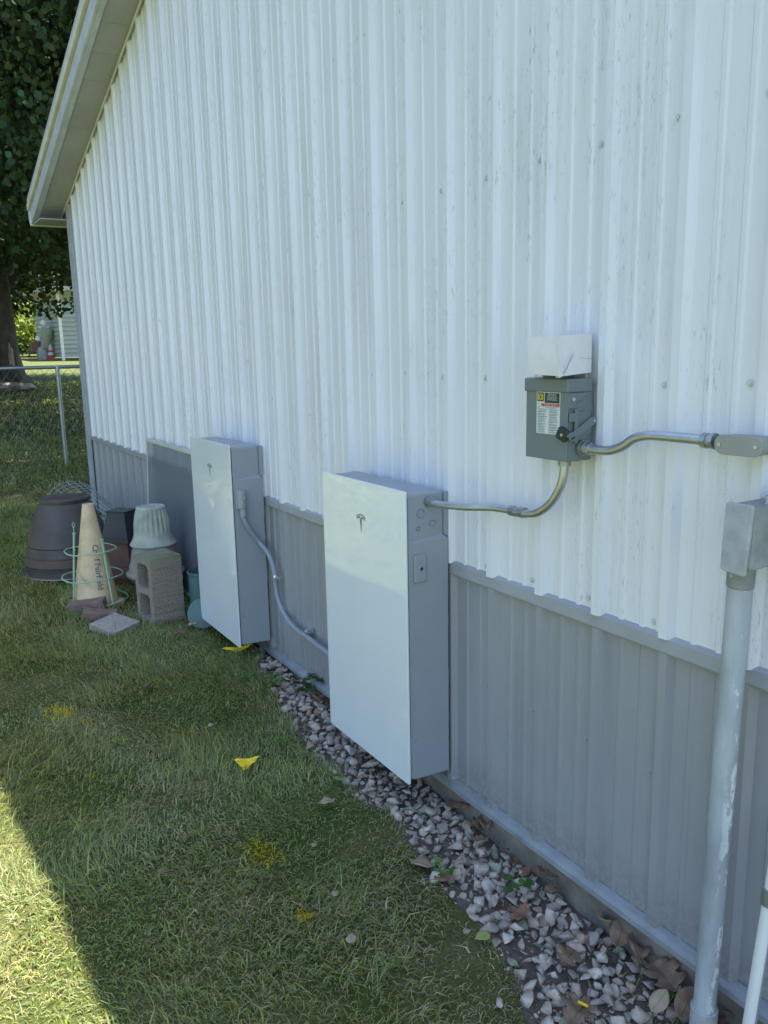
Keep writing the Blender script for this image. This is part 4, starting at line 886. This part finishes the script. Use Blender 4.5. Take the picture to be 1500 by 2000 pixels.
def conifer(base, h, rw, label, seed):
    t = thing('conifer_tree', base, label, 'tree'); r = np.random.default_rng(seed)
    MB().tube([Vector(base)-Vector((0, 0, .2)), Vector(base)+Vector((0, 0, h))], [.22, .03], 10).obj('trunk', 'bark', t, smooth=True)
    n = 22000; z = r.uniform(0, 1, n)**1.3; an = r.uniform(0, 2*math.pi, n); lay = .75+.25*np.sin(z*40+an); rr_ = rw*(1-z)*lay*np.sqrt(r.uniform(.15, 1, n))
    pts = np.stack([base[0]+rr_*np.cos(an), base[1]+rr_*np.sin(an), base[2]+.3+z*h-.25*rr_], 1)
    leaves_mesh('crown', pts, .17, t, (.018, .035, .018), seed, droop=.6)
for (u, dst, h, rw, lb) in ((40, 24, 9, 3.0, 'dark conifer just right of the big trunk beyond the lawn'), (82, 27.5, 8.5, 2.7, 'dark conifer behind the garden machine near the shed'), (5, 25, 10, 3.2, 'dark conifer hidden mostly behind the big tree trunk')):
    d = ray(u, 690); d = d/math.hypot(d[0], d[1]); q = CAM+d*(dst+29); conifer((q[0], q[1], float(gz(q[0]))), h, rw, lb, int(u))
# sunlit shrubs and distant tree belt
def bush(c, r_, h, col, label, seed, n=60, per=90, ls=.14, nm='shrub', cat='shrub'):
    t = thing(nm, c, label, cat)
    MB().tube([Vector(c)-Vector((0, 0, .2)), Vector(c)+Vector((0, 0, h*.6))], [.10, .03], 8).obj('stem', 'bark', t)
    cl, pts = crown_points((c[0], c[1], c[2]+h*.55), r_, r_, h*.5, n, per, .9, seed, shell=.3); leaves_mesh('crown', pts, ls, t, col, seed)
d = ray(96, 652); d = d/math.hypot(d[0], d[1]); q = CAM+d*47; q0 = float(gz(q[0]))
t_ = thing('young_tree', (q[0], q[1], q0), 'sunlit yellow green young tree left of the shed', 'tree')
MB().tube([Vector((q[0], q[1], q0-.2)), Vector((q[0], q[1], q[2]))], [.08, .04], 8).obj('trunk', 'bark', t_)
cl, pts = crown_points((q[0], q[1], q[2]+.3), 1.5, 1.5, 1.3, 50, 80, .8, 5, shell=.3); leaves_mesh('crown', pts, .17, t_, (.14, .22, .05), 5)
# unseen trees added left and opposite to block sky and bring out wall ribs
for i, (x, y, h_) in enumerate(((-19, -11, 12), (-26, -5.5, 12), (-15, -19, 12), (-27, -18, 13), (-5, -30, 12), (-38, -9, 13), (-36, -24, 13), (8, -34, 11))):
    z = float(gz(x)); t_ = thing('broadleaf_tree', (x, y, z), ['tall tree on the left of the yard nearest the fence', 'tall tree left of the big trunk along the fence line', 'tall tree far left across the sunlit lawn', 'tall tree behind the leftmost yard trees', 'tall tree opposite the barn wall across the lawn', 'tall tree at the back left of the yard', 'tall tree at the far back left corner', 'tall tree opposite the riser pipe across the lawn'][i], 'tree')
    MB().tube([Vector((x, y, z-.2)), Vector((x, y, z+h_*.7))], [.4, .12], 10).obj('trunk', 'bark', t_)
    cl, pts = crown_points((x, y, z+h_*.55), 4.6, 4.6, h_*.5, 170, 50, 1.9, 90+i, shell=.4); leaves_mesh('crown', pts, .36, t_, (.038, .066, .026), 90+i)
for i in range(15):
    an = rad(150+i*5.2); R0_ = 62+4*math.sin(i*2.1); x, y = CAM[0]+R0_*math.cos(an), CAM[1]+R0_*math.sin(an)
    z = float(gz(x)); t = thing('broadleaf_tree', (x, y, z), 'dark green tree in the distant tree belt beyond the lawn', 'tree', 'trees of the distant belt')
    MB().tube([Vector((x, y, z-.2)), Vector((x, y, z+7))], [.35, .1], 8).obj('trunk', 'bark', t)
    cl, pts = crown_points((x, y, z+6.5), 4.4, 4.4, 6.3, 130, 42, 2.2, 60+i, shell=.35); leaves_mesh('crown', pts, .48, t, (.035, .06, .025), 60+i)

# ------------------------------------------------------------------ gravel
protos = []
for k in range(36):
    rr = random.Random(100+k); bm = bmesh.new(); n = rr.randint(8, 12)
    for _ in range(n):
        v = Vector((rr.gauss(0, 1), rr.gauss(0, 1), rr.gauss(0, 1))).normalized(); bm.verts.new((v.x*rr.uniform(.85, 1), v.y*rr.uniform(.62, .85), v.z*rr.uniform(.42, .62)))
    bmesh.ops.convex_hull(bm, input=bm.verts)
    for v in [v for v in bm.verts if not v.link_faces]: bm.verts.remove(v)
    bmesh.ops.bevel(bm, geom=list(bm.edges), offset=.03, segments=1, affect='EDGES', clamp_overlap=True)
    bm.verts.index_update(); protos.append((np.array([tuple(v.co) for v in bm.verts]), [[v.index for v in f.verts] for f in bm.faces])); bm.free()
def rot_mats(n, r, tilt=.5):
    a = r.uniform(0, 2*math.pi, n); b = r.normal(0, tilt, n); c_ = r.normal(0, tilt, n)
    ca, sa, cb_, sb, cc2, sc2 = np.cos(a), np.sin(a), np.cos(b), np.sin(b), np.cos(c_), np.sin(c_); O = np.zeros(n); I = np.ones(n)
    Rz = np.stack([ca, -sa, O, sa, ca, O, O, O, I], 1).reshape(n, 3, 3); Rx = np.stack([I, O, O, O, cb_, -sb, O, sb, cb_], 1).reshape(n, 3, 3); Ry = np.stack([cc2, O, sc2, O, I, O, -sc2, O, cc2], 1).reshape(n, 3, 3)
    return Rz@Rx@Ry
r = np.random.default_rng(17)
stones = []
def try_place(n, rmin, rmax, lift, tight, xr=(-1.75, 1.7), edge_pull=.6):
    cnt = 0
    for _ in range(n):
        X = r.uniform(*xr); e = edgeY(X); t = r.uniform(0, 1)**(1/edge_pull) if False else r.uniform(-.06, 1); Y = e+(-.02-e)*t
        R1 = rmin+(rmax-rmin)*r.beta(1.5, 2.2)
        if t < .18 and r.uniform() < .75: continue
        if X < -.7 and r.uniform() < .45+.35*(X < -1.2): continue
        if Y+R1*.8 > -.004: Y = -.004-R1*.8
        ok = True
        for (a, b, c_, R2) in stones:
            if (a-X)**2+(b-Y)**2 < (tight*(R1+R2))**2: ok = False; break
        if ok: stones.append((X, Y, lift, R1)); cnt += 1
try_place(5200, .015, .043, .0, .55)
nb = len(stones)
try_place(3600, .006, .015, .0, .56)
low = len(stones)
for _ in range(5000):
    X = r.uniform(-1.75, 1.7); e = edgeY(X); Y = e-.03+(-.01-e)*r.uniform(0, 1.0)**.8; stones.append((X, Y, -.004, r.uniform(.0025, .0075)))
top_st = []
for _ in range(170):
    X = r.uniform(-1.5, 1.7); e = edgeY(X); Y = e*.8+(-.03-e*.8)*r.uniform(0, 1); top_st.append((X, Y, .017, r.uniform(.016, .033)))
# sparse stones by the far corner and loose ones at the lawn edge
ext = [(r.uniform(-4.9, -3.2), r.uniform(-.28, -.03), 0, r.uniform(.012, .03)) for _ in range(150)]+[(x, y, 0, rr_) for x, y, rr_ in ((.30, -.34, .012), (.55, -.36, .016), (-.35, -.36, .013), (.80, -.44, .022), (.86, -.47, .018))]
allst = stones+top_st+ext; n = len(allst); Rm = rot_mats(n, r, .35)
V = []; Fc = []; Sz = []; Cl = []; off = 0
for i, (X, Y, lift, R1) in enumerate(allst):
    pv_, pf = protos[r.integers(len(protos))]; q = (pv_*R1*r.uniform(.85, 1.15, 3))@Rm[i].T
    zz = float(gz(X)+relief(np.array(X), np.array(Y)))+R1*.16+lift; q = q+np.array([X, Y, zz]); q[:, 1] = np.minimum(q[:, 1], -.0095)
    V.append(q); k = r.uniform()
    c_ = np.array([.52, .43, .345]) if k < .5 else (np.array([.46, .39, .33]) if k < .72 else (np.array([.64, .56, .46]) if k < .83 else (np.array([.36, .38, .27]) if k < .92 else np.array([.52, .38, .25]))))
    Cl.append(np.repeat((c_*r.uniform(.8, 1.15))[None], len(q), 0))
    for f in pf: Fc += [j+off for j in f]; Sz.append(len(f))
    off += len(q)
tag(npmesh('gravel', np.concatenate(V), Fc, Sz, 'stone', np.concatenate(Cl)), 'pale angular gravel strip along the foot of the barn wall', 'gravel', kind='stuff')

# ------------------------------------------------------------------ grass
def blades(n, xr, yr, Lr, Wd, seed, keep, flat=.5):
    r = np.random.default_rng(seed); X = r.uniform(*xr, n); Y = r.uniform(*yr, n)
    k = keep(X, Y, r); X, Y = X[k], Y[k]; n = len(X)
    dens = vnoise(X*3.1+7, Y*3.1+3)*.6+vnoise(X*11+5, Y*11)*.4; kk = r.uniform(0, 1, n) < np.clip(.05+1.5*dens, 0, 1); X, Y, dens = X[kk], Y[kk], dens[kk]; n = len(X)
    a0 = 6.28*vnoise(X*1.6+90, Y*1.6+40)*1.6+r.normal(0, 1.0, n); straw = r.uniform(0, 1, n) < (.13+.50*np.clip((vnoise(X*2.3+30, Y*2.3+70)-.42)*2.4, 0, 1)+.25*np.clip(1-np.abs(Y-edgeY(X)+.1)/.2, 0, 1)*(X > -1.8))
    tall = np.clip((vnoise(X*4.5+60, Y*4.5+11)-.35)*2, 0, 1)
    L = r.uniform(*Lr, n)*(.6+.7*tall); lean = np.clip(r.normal(.95, .38, n), .1, 1.45); lean[straw] = np.clip(r.normal(1.35, .15, straw.sum()), .9, 1.5); L[straw] *= .8
    dx, dy = np.cos(a0), np.sin(a0); w = Wd*r.uniform(.6, 1.25, n)
    l0 = lean*.45; l1 = lean*1.25+.05; l1 = np.minimum(l1, 1.62)
    z0 = gz(X)+near_rel(X, Y)-.006
    p0 = np.stack([X, Y, z0], 1); h1 = L*.45; h2 = L*.55
    p1 = p0+np.stack([dx*np.sin(l0)*h1, dy*np.sin(l0)*h1, np.cos(l0)*h1], 1); p2 = p1+np.stack([dx*np.sin(l1)*h2, dy*np.sin(l1)*h2, np.cos(l1)*h2], 1)
    p2[:, 2] = np.maximum(p2[:, 2], z0+.008)
    tw = r.normal(0, .5, n); sx_, sy_ = -np.sin(a0+tw), np.cos(a0+tw); s = np.stack([sx_*w/2, sy_*w/2, np.zeros(n)], 1)
    v = np.stack([p0-s, p0+s, p1+s*.85, p1-s*.85, p2], 1)
    f = np.concatenate([(np.arange(n)*5)[:, None]+np.array([0, 1, 2, 3, 3, 2, 4])[None]]).reshape(-1); sz = np.tile([4, 3], n)
    g_ = r.uniform(.55, 1.45, n); hue = r.uniform(0, 1, n); big = vnoise(X*.9+12, Y*.9+81)
    col = np.stack([(.225+.115*hue+.055*big)*g_, (.275+.070*hue)*g_, (.105+.040*hue)*g_], 1)
    blu = r.uniform(0, 1, n) < .22; col[blu] = col[blu]*np.array([.62, .80, 1.0])
    st = np.stack([.50*g_, .44*g_, .28*g_], 1)*r.uniform(.6, 1, n)[:, None]; col[straw] = st[straw]
    for (px, py, pr) in PAINT:
        d = np.hypot((X-px), (Y-py)*1.2); m_ = (d < pr*r.uniform(.3, 1.3, n)) & (r.uniform(0, 1, n) < .9); col[m_] = np.array([.78, .58, .02])*r.uniform(.5, 1.1, m_.sum())[:, None]
    return v.reshape(-1, 3), f, sz, np.repeat(col, 5, 0)
def near_rel(X, Y): return np.clip((X+9)/2, 0, 1)*np.clip((1.7-X)/.5, 0, 1)*relief(X, Y)
PAINT = [(*onG(118, 1392)[:2], .085), (*onG(166, 1417)[:2], .035), (*onG(515, 1665)[:2], .07), (*onG(592, 1790)[:2], .03), (*onG(230, 1450)[:2], .02)]
obst = [(-3.765, -.595, .29), (-2.8, -.262, .13), (-2.90, -.61, .10), (-3.25, -.335, .13)]
def keep_near(X, Y, r):
    e = edgeY(X)-.005+(vnoise(X*6, Y*6+3)-.5)*.14; k = (Y < e) | (X < -1.75)
    k |= (r.uniform(0, 1, len(X)) < .05) & (Y < -.04)
    k &= (Y < -.035) | (X < RX0-.02)
    for a, b, c_ in obst: k &= np.hypot(X-a, Y-b) > c_
    bu, bv = (X-A_.x)*dl.x+(Y-A_.y)*dl.y, (X-A_.x)*dr.x+(Y-A_.y)*dr.y
    k &= ~((bu > 0) & (bu < wL) & (bv > 0) & (bv < wR))
    return k
parts = [blades(150000, (-2.6, 1.6), (-1.75, -.03), (.022, .070), .0036, 1, keep_near),
         blades(75000, (-6.8, -2.6), (-2.0, .0), (.04, .095), .0048, 2, keep_near),
         blades(30000, (-2.6, 2.4), (-4.5, -1.75), (.04, .09), .007, 3, keep_near),
         blades(5000, (-2.6, 1.4), (-1.75, -.3), (.08, .125), .0042, 9, keep_near),
         blades(45000, (-11, -6.8), (-2.8, 2.6), (.05, .12), .0085, 4, keep_near),
         blades(26000, (-24, -11), (-3.5, 5.5), (.05, .12), .02, 5, keep_near),
         blades(12000, (-7, -2.6), (-4.5, -2.0), (.05, .11), .012, 6, keep_near)]
off = 0; V = []; Fc = []; Sz = []; Cl = []
for v, f, sz, c_ in parts: V.append(v); Fc.append(f+off); Sz.append(sz); Cl.append(c_); off += len(v)
tag(npmesh('grass', np.concatenate(V), np.concatenate(Fc), np.concatenate(Sz), 'grass_blade', np.concatenate(Cl)), 'uneven green lawn grass with dry straw patches', 'grass', kind='stuff')

# ------------------------------------------------------------------ fallen leaves
OAK = [(0, 0), (.10, .05), (.13, .20), (.30, .16), (.42, .30), (.26, .36), (.22, .44), (.42, .46), (.52, .62), (.34, .66), (.22, .70), (.30, .82), (.20, .92), (0, 1)]
OVAL = [(0, 0), (.10, .06), (.22, .18), (.30, .35), (.32, .5), (.28, .66), (.20, .82), (.09, .94), (0, 1)]
STAR = [(0, 0), (.12, .10), (.50, .06), (.34, .24), (.66, .42), (.36, .46), (.34, .58), (.22, .56), (.16, .78), (0, 1)]
ROUND = [(0, 0), (.22, .04), (.38, .20), (.44, .42), (.36, .64), (.2, .84), (.05, .95), (0, 1)]
def fallen(u, v, size, shape, mat, label, rot=0, curl=.5, h=.03, group=None, cat='leaf', tilt=0., name='fallen_leaf'):
    q = onG(u, v, h); seed_ = int(u*7+v); rr = random.Random(seed_)
    half = shape; N = len(half); mid = [(0, half[i][1]) for i in range(N)]
    vs_ = []
    for sg in (-1, 1):
        for fx in (1, .5):
            for (x, y) in half: vs_.append((sg*x*fx, y))
    for (x, y) in half: vs_.append((0, y))
    f = []
    def row(i): return list(range(i*N, (i+1)*N))
    for a, b in ((0, 1), (1, 4), (4, 3), (3, 2)):
        A__, B__ = row(a), row(b)
        for i in range(N-1): f.append((A__[i], B__[i], B__[i+1], A__[i+1]))
    ph = rr.uniform(0, 6); pts3 = []
    for (x, y) in vs_:
        z = curl*(abs(x)**1.5*.9+.35*(y-.5)**2+.06*math.sin(9*y+ph)+.05*math.sin(11*x+ph*2)); pts3.append(Vector(((x)*size, (y-.5)*size, z*size)))
    Rm_ = Matrix.Rotation(rad(rot), 3, 'Z')@Matrix.Rotation(rad(tilt), 3, 'X')@Matrix.Rotation(rr.uniform(-.25, .25), 3, 'Y')
    mb = MB(); loc = Vector((q[0], q[1], q[2])); mb.add([Rm_@p_ for p_ in pts3], f)
    mb.tube([Rm_@Vector((0, -.5*size, .004)), Rm_@Vector((.02*size, -.68*size, .010)), Rm_@Vector((.06*size, -.85*size, .004))], .0010, 5); mb.tube([Rm_@(pts3[-N+k_]+Vector((0, 0, .0012))) for k_ in range(N)], .0007, 4)
    o = mb.obj(name, mat, None, smooth=True, fix=False); o.location = loc; sd = o.modifiers.new('thick', 'SOLIDIFY'); sd.thickness = .0009
    bmx = bmesh.new(); bmx.from_mesh(o.data); bmesh.ops.remove_doubles(bmx, verts=bmx.verts, dist=1e-5); bmx.to_mesh(o.data); bmx.free()
    return tag(o, label, cat, group)
FL = [(415, 1417, .05, OVAL, 'leaf_tan', 'small folded tan leaf in the grass between the two white cabinets', 20, 1.2, .035),
      (289, 1338, .055, STAR, 'leaf_brown', 'ragged brown leaf in mid lawn left of the far cabinet', 60, .8, .035),
      (349, 1237, .085, OAK, 'leaf_brown', 'brown lobed leaf just in front of the cinder block', 100, .6, .035),
      (376, 1219, .05, OVAL, 'leaf_tan', 'curled tan leaf against the right foot of the cinder block', 10, .8, .04),
      (136, 1219, .045, OVAL, 'leaf_red', 'small orange brown leaf left of the bricks', 10, .5, .035),
      (639, 1566, .060, OVAL, 'leaf_tan', 'pale tan curled leaf at the lawn edge below the near cabinet', -10, .9, .03),
      (655, 1745, .022, ROUND, 'leaf_tan', 'tiny square tan leaf scrap in the open lawn', 0, .3, .035),
      (686, 1833, .036, ROUND, 'leaf_tan', 'small round pinkish tan leaf in the foreground lawn', 70, .5, .035),
      (942, 1830, .045, ROUND, 'leaf_yellow', 'yellow green leaf where the lawn meets the stones', 170, .4, .03),
      (823, 1687, .085, OVAL, 'leaf_tan', 'broad pale tan leaf lying across the lawn edge by the stones', -60, .5, .02),
      (866, 1712, .070, OVAL, 'leaf_brown', 'broad grey brown leaf right of the broad pale tan leaf', 0, .4, .02),
      (856, 1680, .035, ROUND, 'leaf_green', 'small green leaf touching the broad pale tan leaf', -70, .4, .03),
      (660, 1521, .055, OVAL, 'leaf_green', 'fresh green leaf on the stones below the near cabinet', -70, .3, .025),
      (614, 1650, .02, ROUND, 'leaf_tan', 'tiny reddish tan scrap in the lawn left of the stones', 0, .3, .035),
      (318, 1700, .03, ROUND, 'leaf_brown', 'small brown scrap in the shaded lawn beside the sunlit patch', 0, .3, .035),
      (905, 1570, .075, STAR, 'leaf_red', 'reddish brown lobed leaf on the stones right of the near cabinet', 30, .5, .035),
      (950, 1607, .085, OVAL, 'leaf_brown', 'curled brown leaf against the wall right of the near cabinet', 50, 1.2, .035),
      (1010, 1782, .070, STAR, 'leaf_red', 'star shaped reddish leaf at the lawn side of the stones', 100, .6, .025),
      (935, 1640, .05, OAK, 'leaf_brown', 'torn dark brown leaf lower left of the curled brown leaf', 150, .6, .035),
      (1078, 1710, .065, OVAL, 'leaf_brown', 'curled brown leaf on the stones halfway along the grey band', 55, 1., .035),
      (1082, 1735, .055, ROUND, 'leaf_brown', 'flat dull brown leaf just below the halfway curled leaf', 0, .4, .03),
      (1180, 1800, .07, OVAL, 'leaf_tan', 'narrow upright tan leaf between stones near the wall', 170, 1.0, .04, 50),
      (1213, 1820, .095, OVAL, 'leaf_brown', 'long rust brown leaf propped against the wall foot', 25, .6, .04, 30),
      (1245, 1850, .10, OVAL, 'leaf_brown', 'dark curled leaf lying along the skirt board left of the riser pipe', 45, 1.3, .04),
      (1110, 1870, .075, OAK, 'leaf_brown', 'brown lobed leaf lying on the foreground stones', 20, .6, .035),
      (1300, 1908, .115, OAK, 'leaf_brown', 'large lobed brown leaf left of the riser pipe', 75, .8, .045),
      (1288, 1955, .070, OVAL, 'leaf_tan', 'upright tan leaf beside the bright green sprout', 5, .5, .04, 25),
      (1130, 1975, .10, OAK, 'leaf_brown', 'wide brown oak leaf at the bottom edge among the stones', 200, .7, .03),
      (1342, 1960, .09, OVAL, 'leaf_brown', 'dark brown leaf pressed against the riser pipe collar', 10, 1., .04, 30),
      (1425, 1975, .09, OVAL, 'leaf_brown', 'dark brown leaf right of the riser pipe collar', -30, .8, .04),
      (1375, 1990, .08, OAK, 'leaf_red', 'reddish leaf under the riser pipe at the bottom edge', 90, .7, .03),
      (1020, 1655, .045, OVAL, 'leaf_tan', 'small orange tan leaf among stones near the wall', 50, .7, .03),
      (1060, 1700, .05, OVAL, 'leaf_red', 'small rust leaf tucked beside the orange tan leaf', 20, .8, .03)]
for a in FL:
    fallen(*a[:6], rot=a[6], curl=a[7], h=a[8], tilt=a[9] if len(a) > 9 else 0)
rn = random.Random(9)
for i in range(26):
    X = rn.uniform(-1.2, 1.5); Y = rn.uniform(-.07, -.03); pp = Vector((X, Y, float(gz(X))+.03)); d = pp-Vector(CAM); fz = d.dot(Vector(F_)); u = 750+FPX*d.dot(Vector(R_))/fz; v = 1000-FPX*d.dot(Vector(U_))/fz
    fallen(u, v, rn.uniform(.035, .075), rn.choice([OVAL, OAK, STAR, OVAL]), rn.choice(['leaf_brown', 'leaf_brown', 'leaf_red']), 'small dead leaf lodged between the stones and the skirt board', rot=rn.uniform(0, 360), curl=rn.uniform(.7, 1.4), h=rn.uniform(.012, .035), group='dead leaves along the foot of the wall', tilt=rn.uniform(-30, 40))
# yellow stub among the stones
q = onG(1130, 1957, .03); o = MB().cyl((0, 0, 0), (.026, .006, .004), .0042, n=12).obj('yellow_stub', 'yellow_film', None, smooth=True); o.location = q; tag(o, 'small yellow stub lying on the foreground stones', 'litter')

# ------------------------------------------------------------------ small weeds
def weed(u, v, n, L, spread, col, label, seed, h0=.0, name='weed'):
    q = onG(u, v, .01); r = np.random.default_rng(seed); vs_ = []; fs = []; cl = []
    t = thing(name, q, label, 'weed'); mb = MB()
    for i in range(n):
        an = r.uniform(0, 6.28); rr_ = spread*math.sqrt(r.uniform(0, 1)); z = h0+r.uniform(.2, 1)*L*1.6; p_ = Vector((q[0]+rr_*math.cos(an), q[1]+rr_*math.sin(an), q[2]+z)); l = L*r.uniform(.6, 1.1)
        mb.tube([Vector(q), Vector(q).lerp(p_, .6)+Vector((0, 0, z*.15)), p_], .0009, 4)
        d = Vector((math.cos(an), math.sin(an), r.uniform(-.3, .2))).normalized(); s = d.cross(Vector((0, 0, 1))).normalized(); b = len(vs_)
        for a_, w_, z_ in ((0, 0, 0), (.3, .42, .04), (.65, .42, .04), (1, 0, -.03), (.65, -.42, .04), (.3, -.42, .04)): vs_.append(tuple(p_+d*l*a_+s*l*w_+Vector((0, 0, z_*l))))
        fs += [b, b+1, b+2, b+3, b, b+3, b+4, b+5]; k = r.uniform(.75, 1.25); cl += [[col[0]*k, col[1]*k, col[2]*k]]*6
    npmesh('foliage', np.array(vs_), fs, [4]*(2*n), 'weed_leaf', np.array(cl), t); mb.obj('stems', 'leaf_green', t)
weed(1316, 1945, 22, .016, .018, (.12, .30, .04), 'bright green sprout growing from the stones beside the riser pipe', 1)
weed(530, 1335, 40, .022, .07, (.08, .16, .035), 'leafy weed at the start of the stone strip by the far cabinet', 2)
weed(610, 1350, 12, .05, .05, (.045, .09, .035), 'dark broad leaved weed against the skirt board between the cabinets', 3)
weed(865, 1710, 18, .018, .03, (.10, .20, .04), 'small weed by the broad tan leaf at the lawn edge', 4)
weed(485, 1325, 26, .018, .05, (.10, .19, .045), 'low light green weed below the far cabinet corner', 5)
weed(1010, 1735, 10, .03, .03, (.06, .14, .03), 'thin grassy weed beside the star shaped leaf', 6)
weed(430, 1480, 14, .014, .03, (.14, .24, .05), 'small clover patch left of the open yellow flag', 8)
weed(760, 1890, 16, .015, .035, (.13, .22, .05), 'small clover patch in the foreground lawn left of the yellow green leaf', 10)
weed(545, 1450, 12, .016, .03, (.16, .26, .05), 'tiny bright weed beyond the open yellow flag', 11)
weed(235, 1455, 12, .016, .03, (.22, .30, .04), 'tiny yellow green weed in the left lawn', 7)
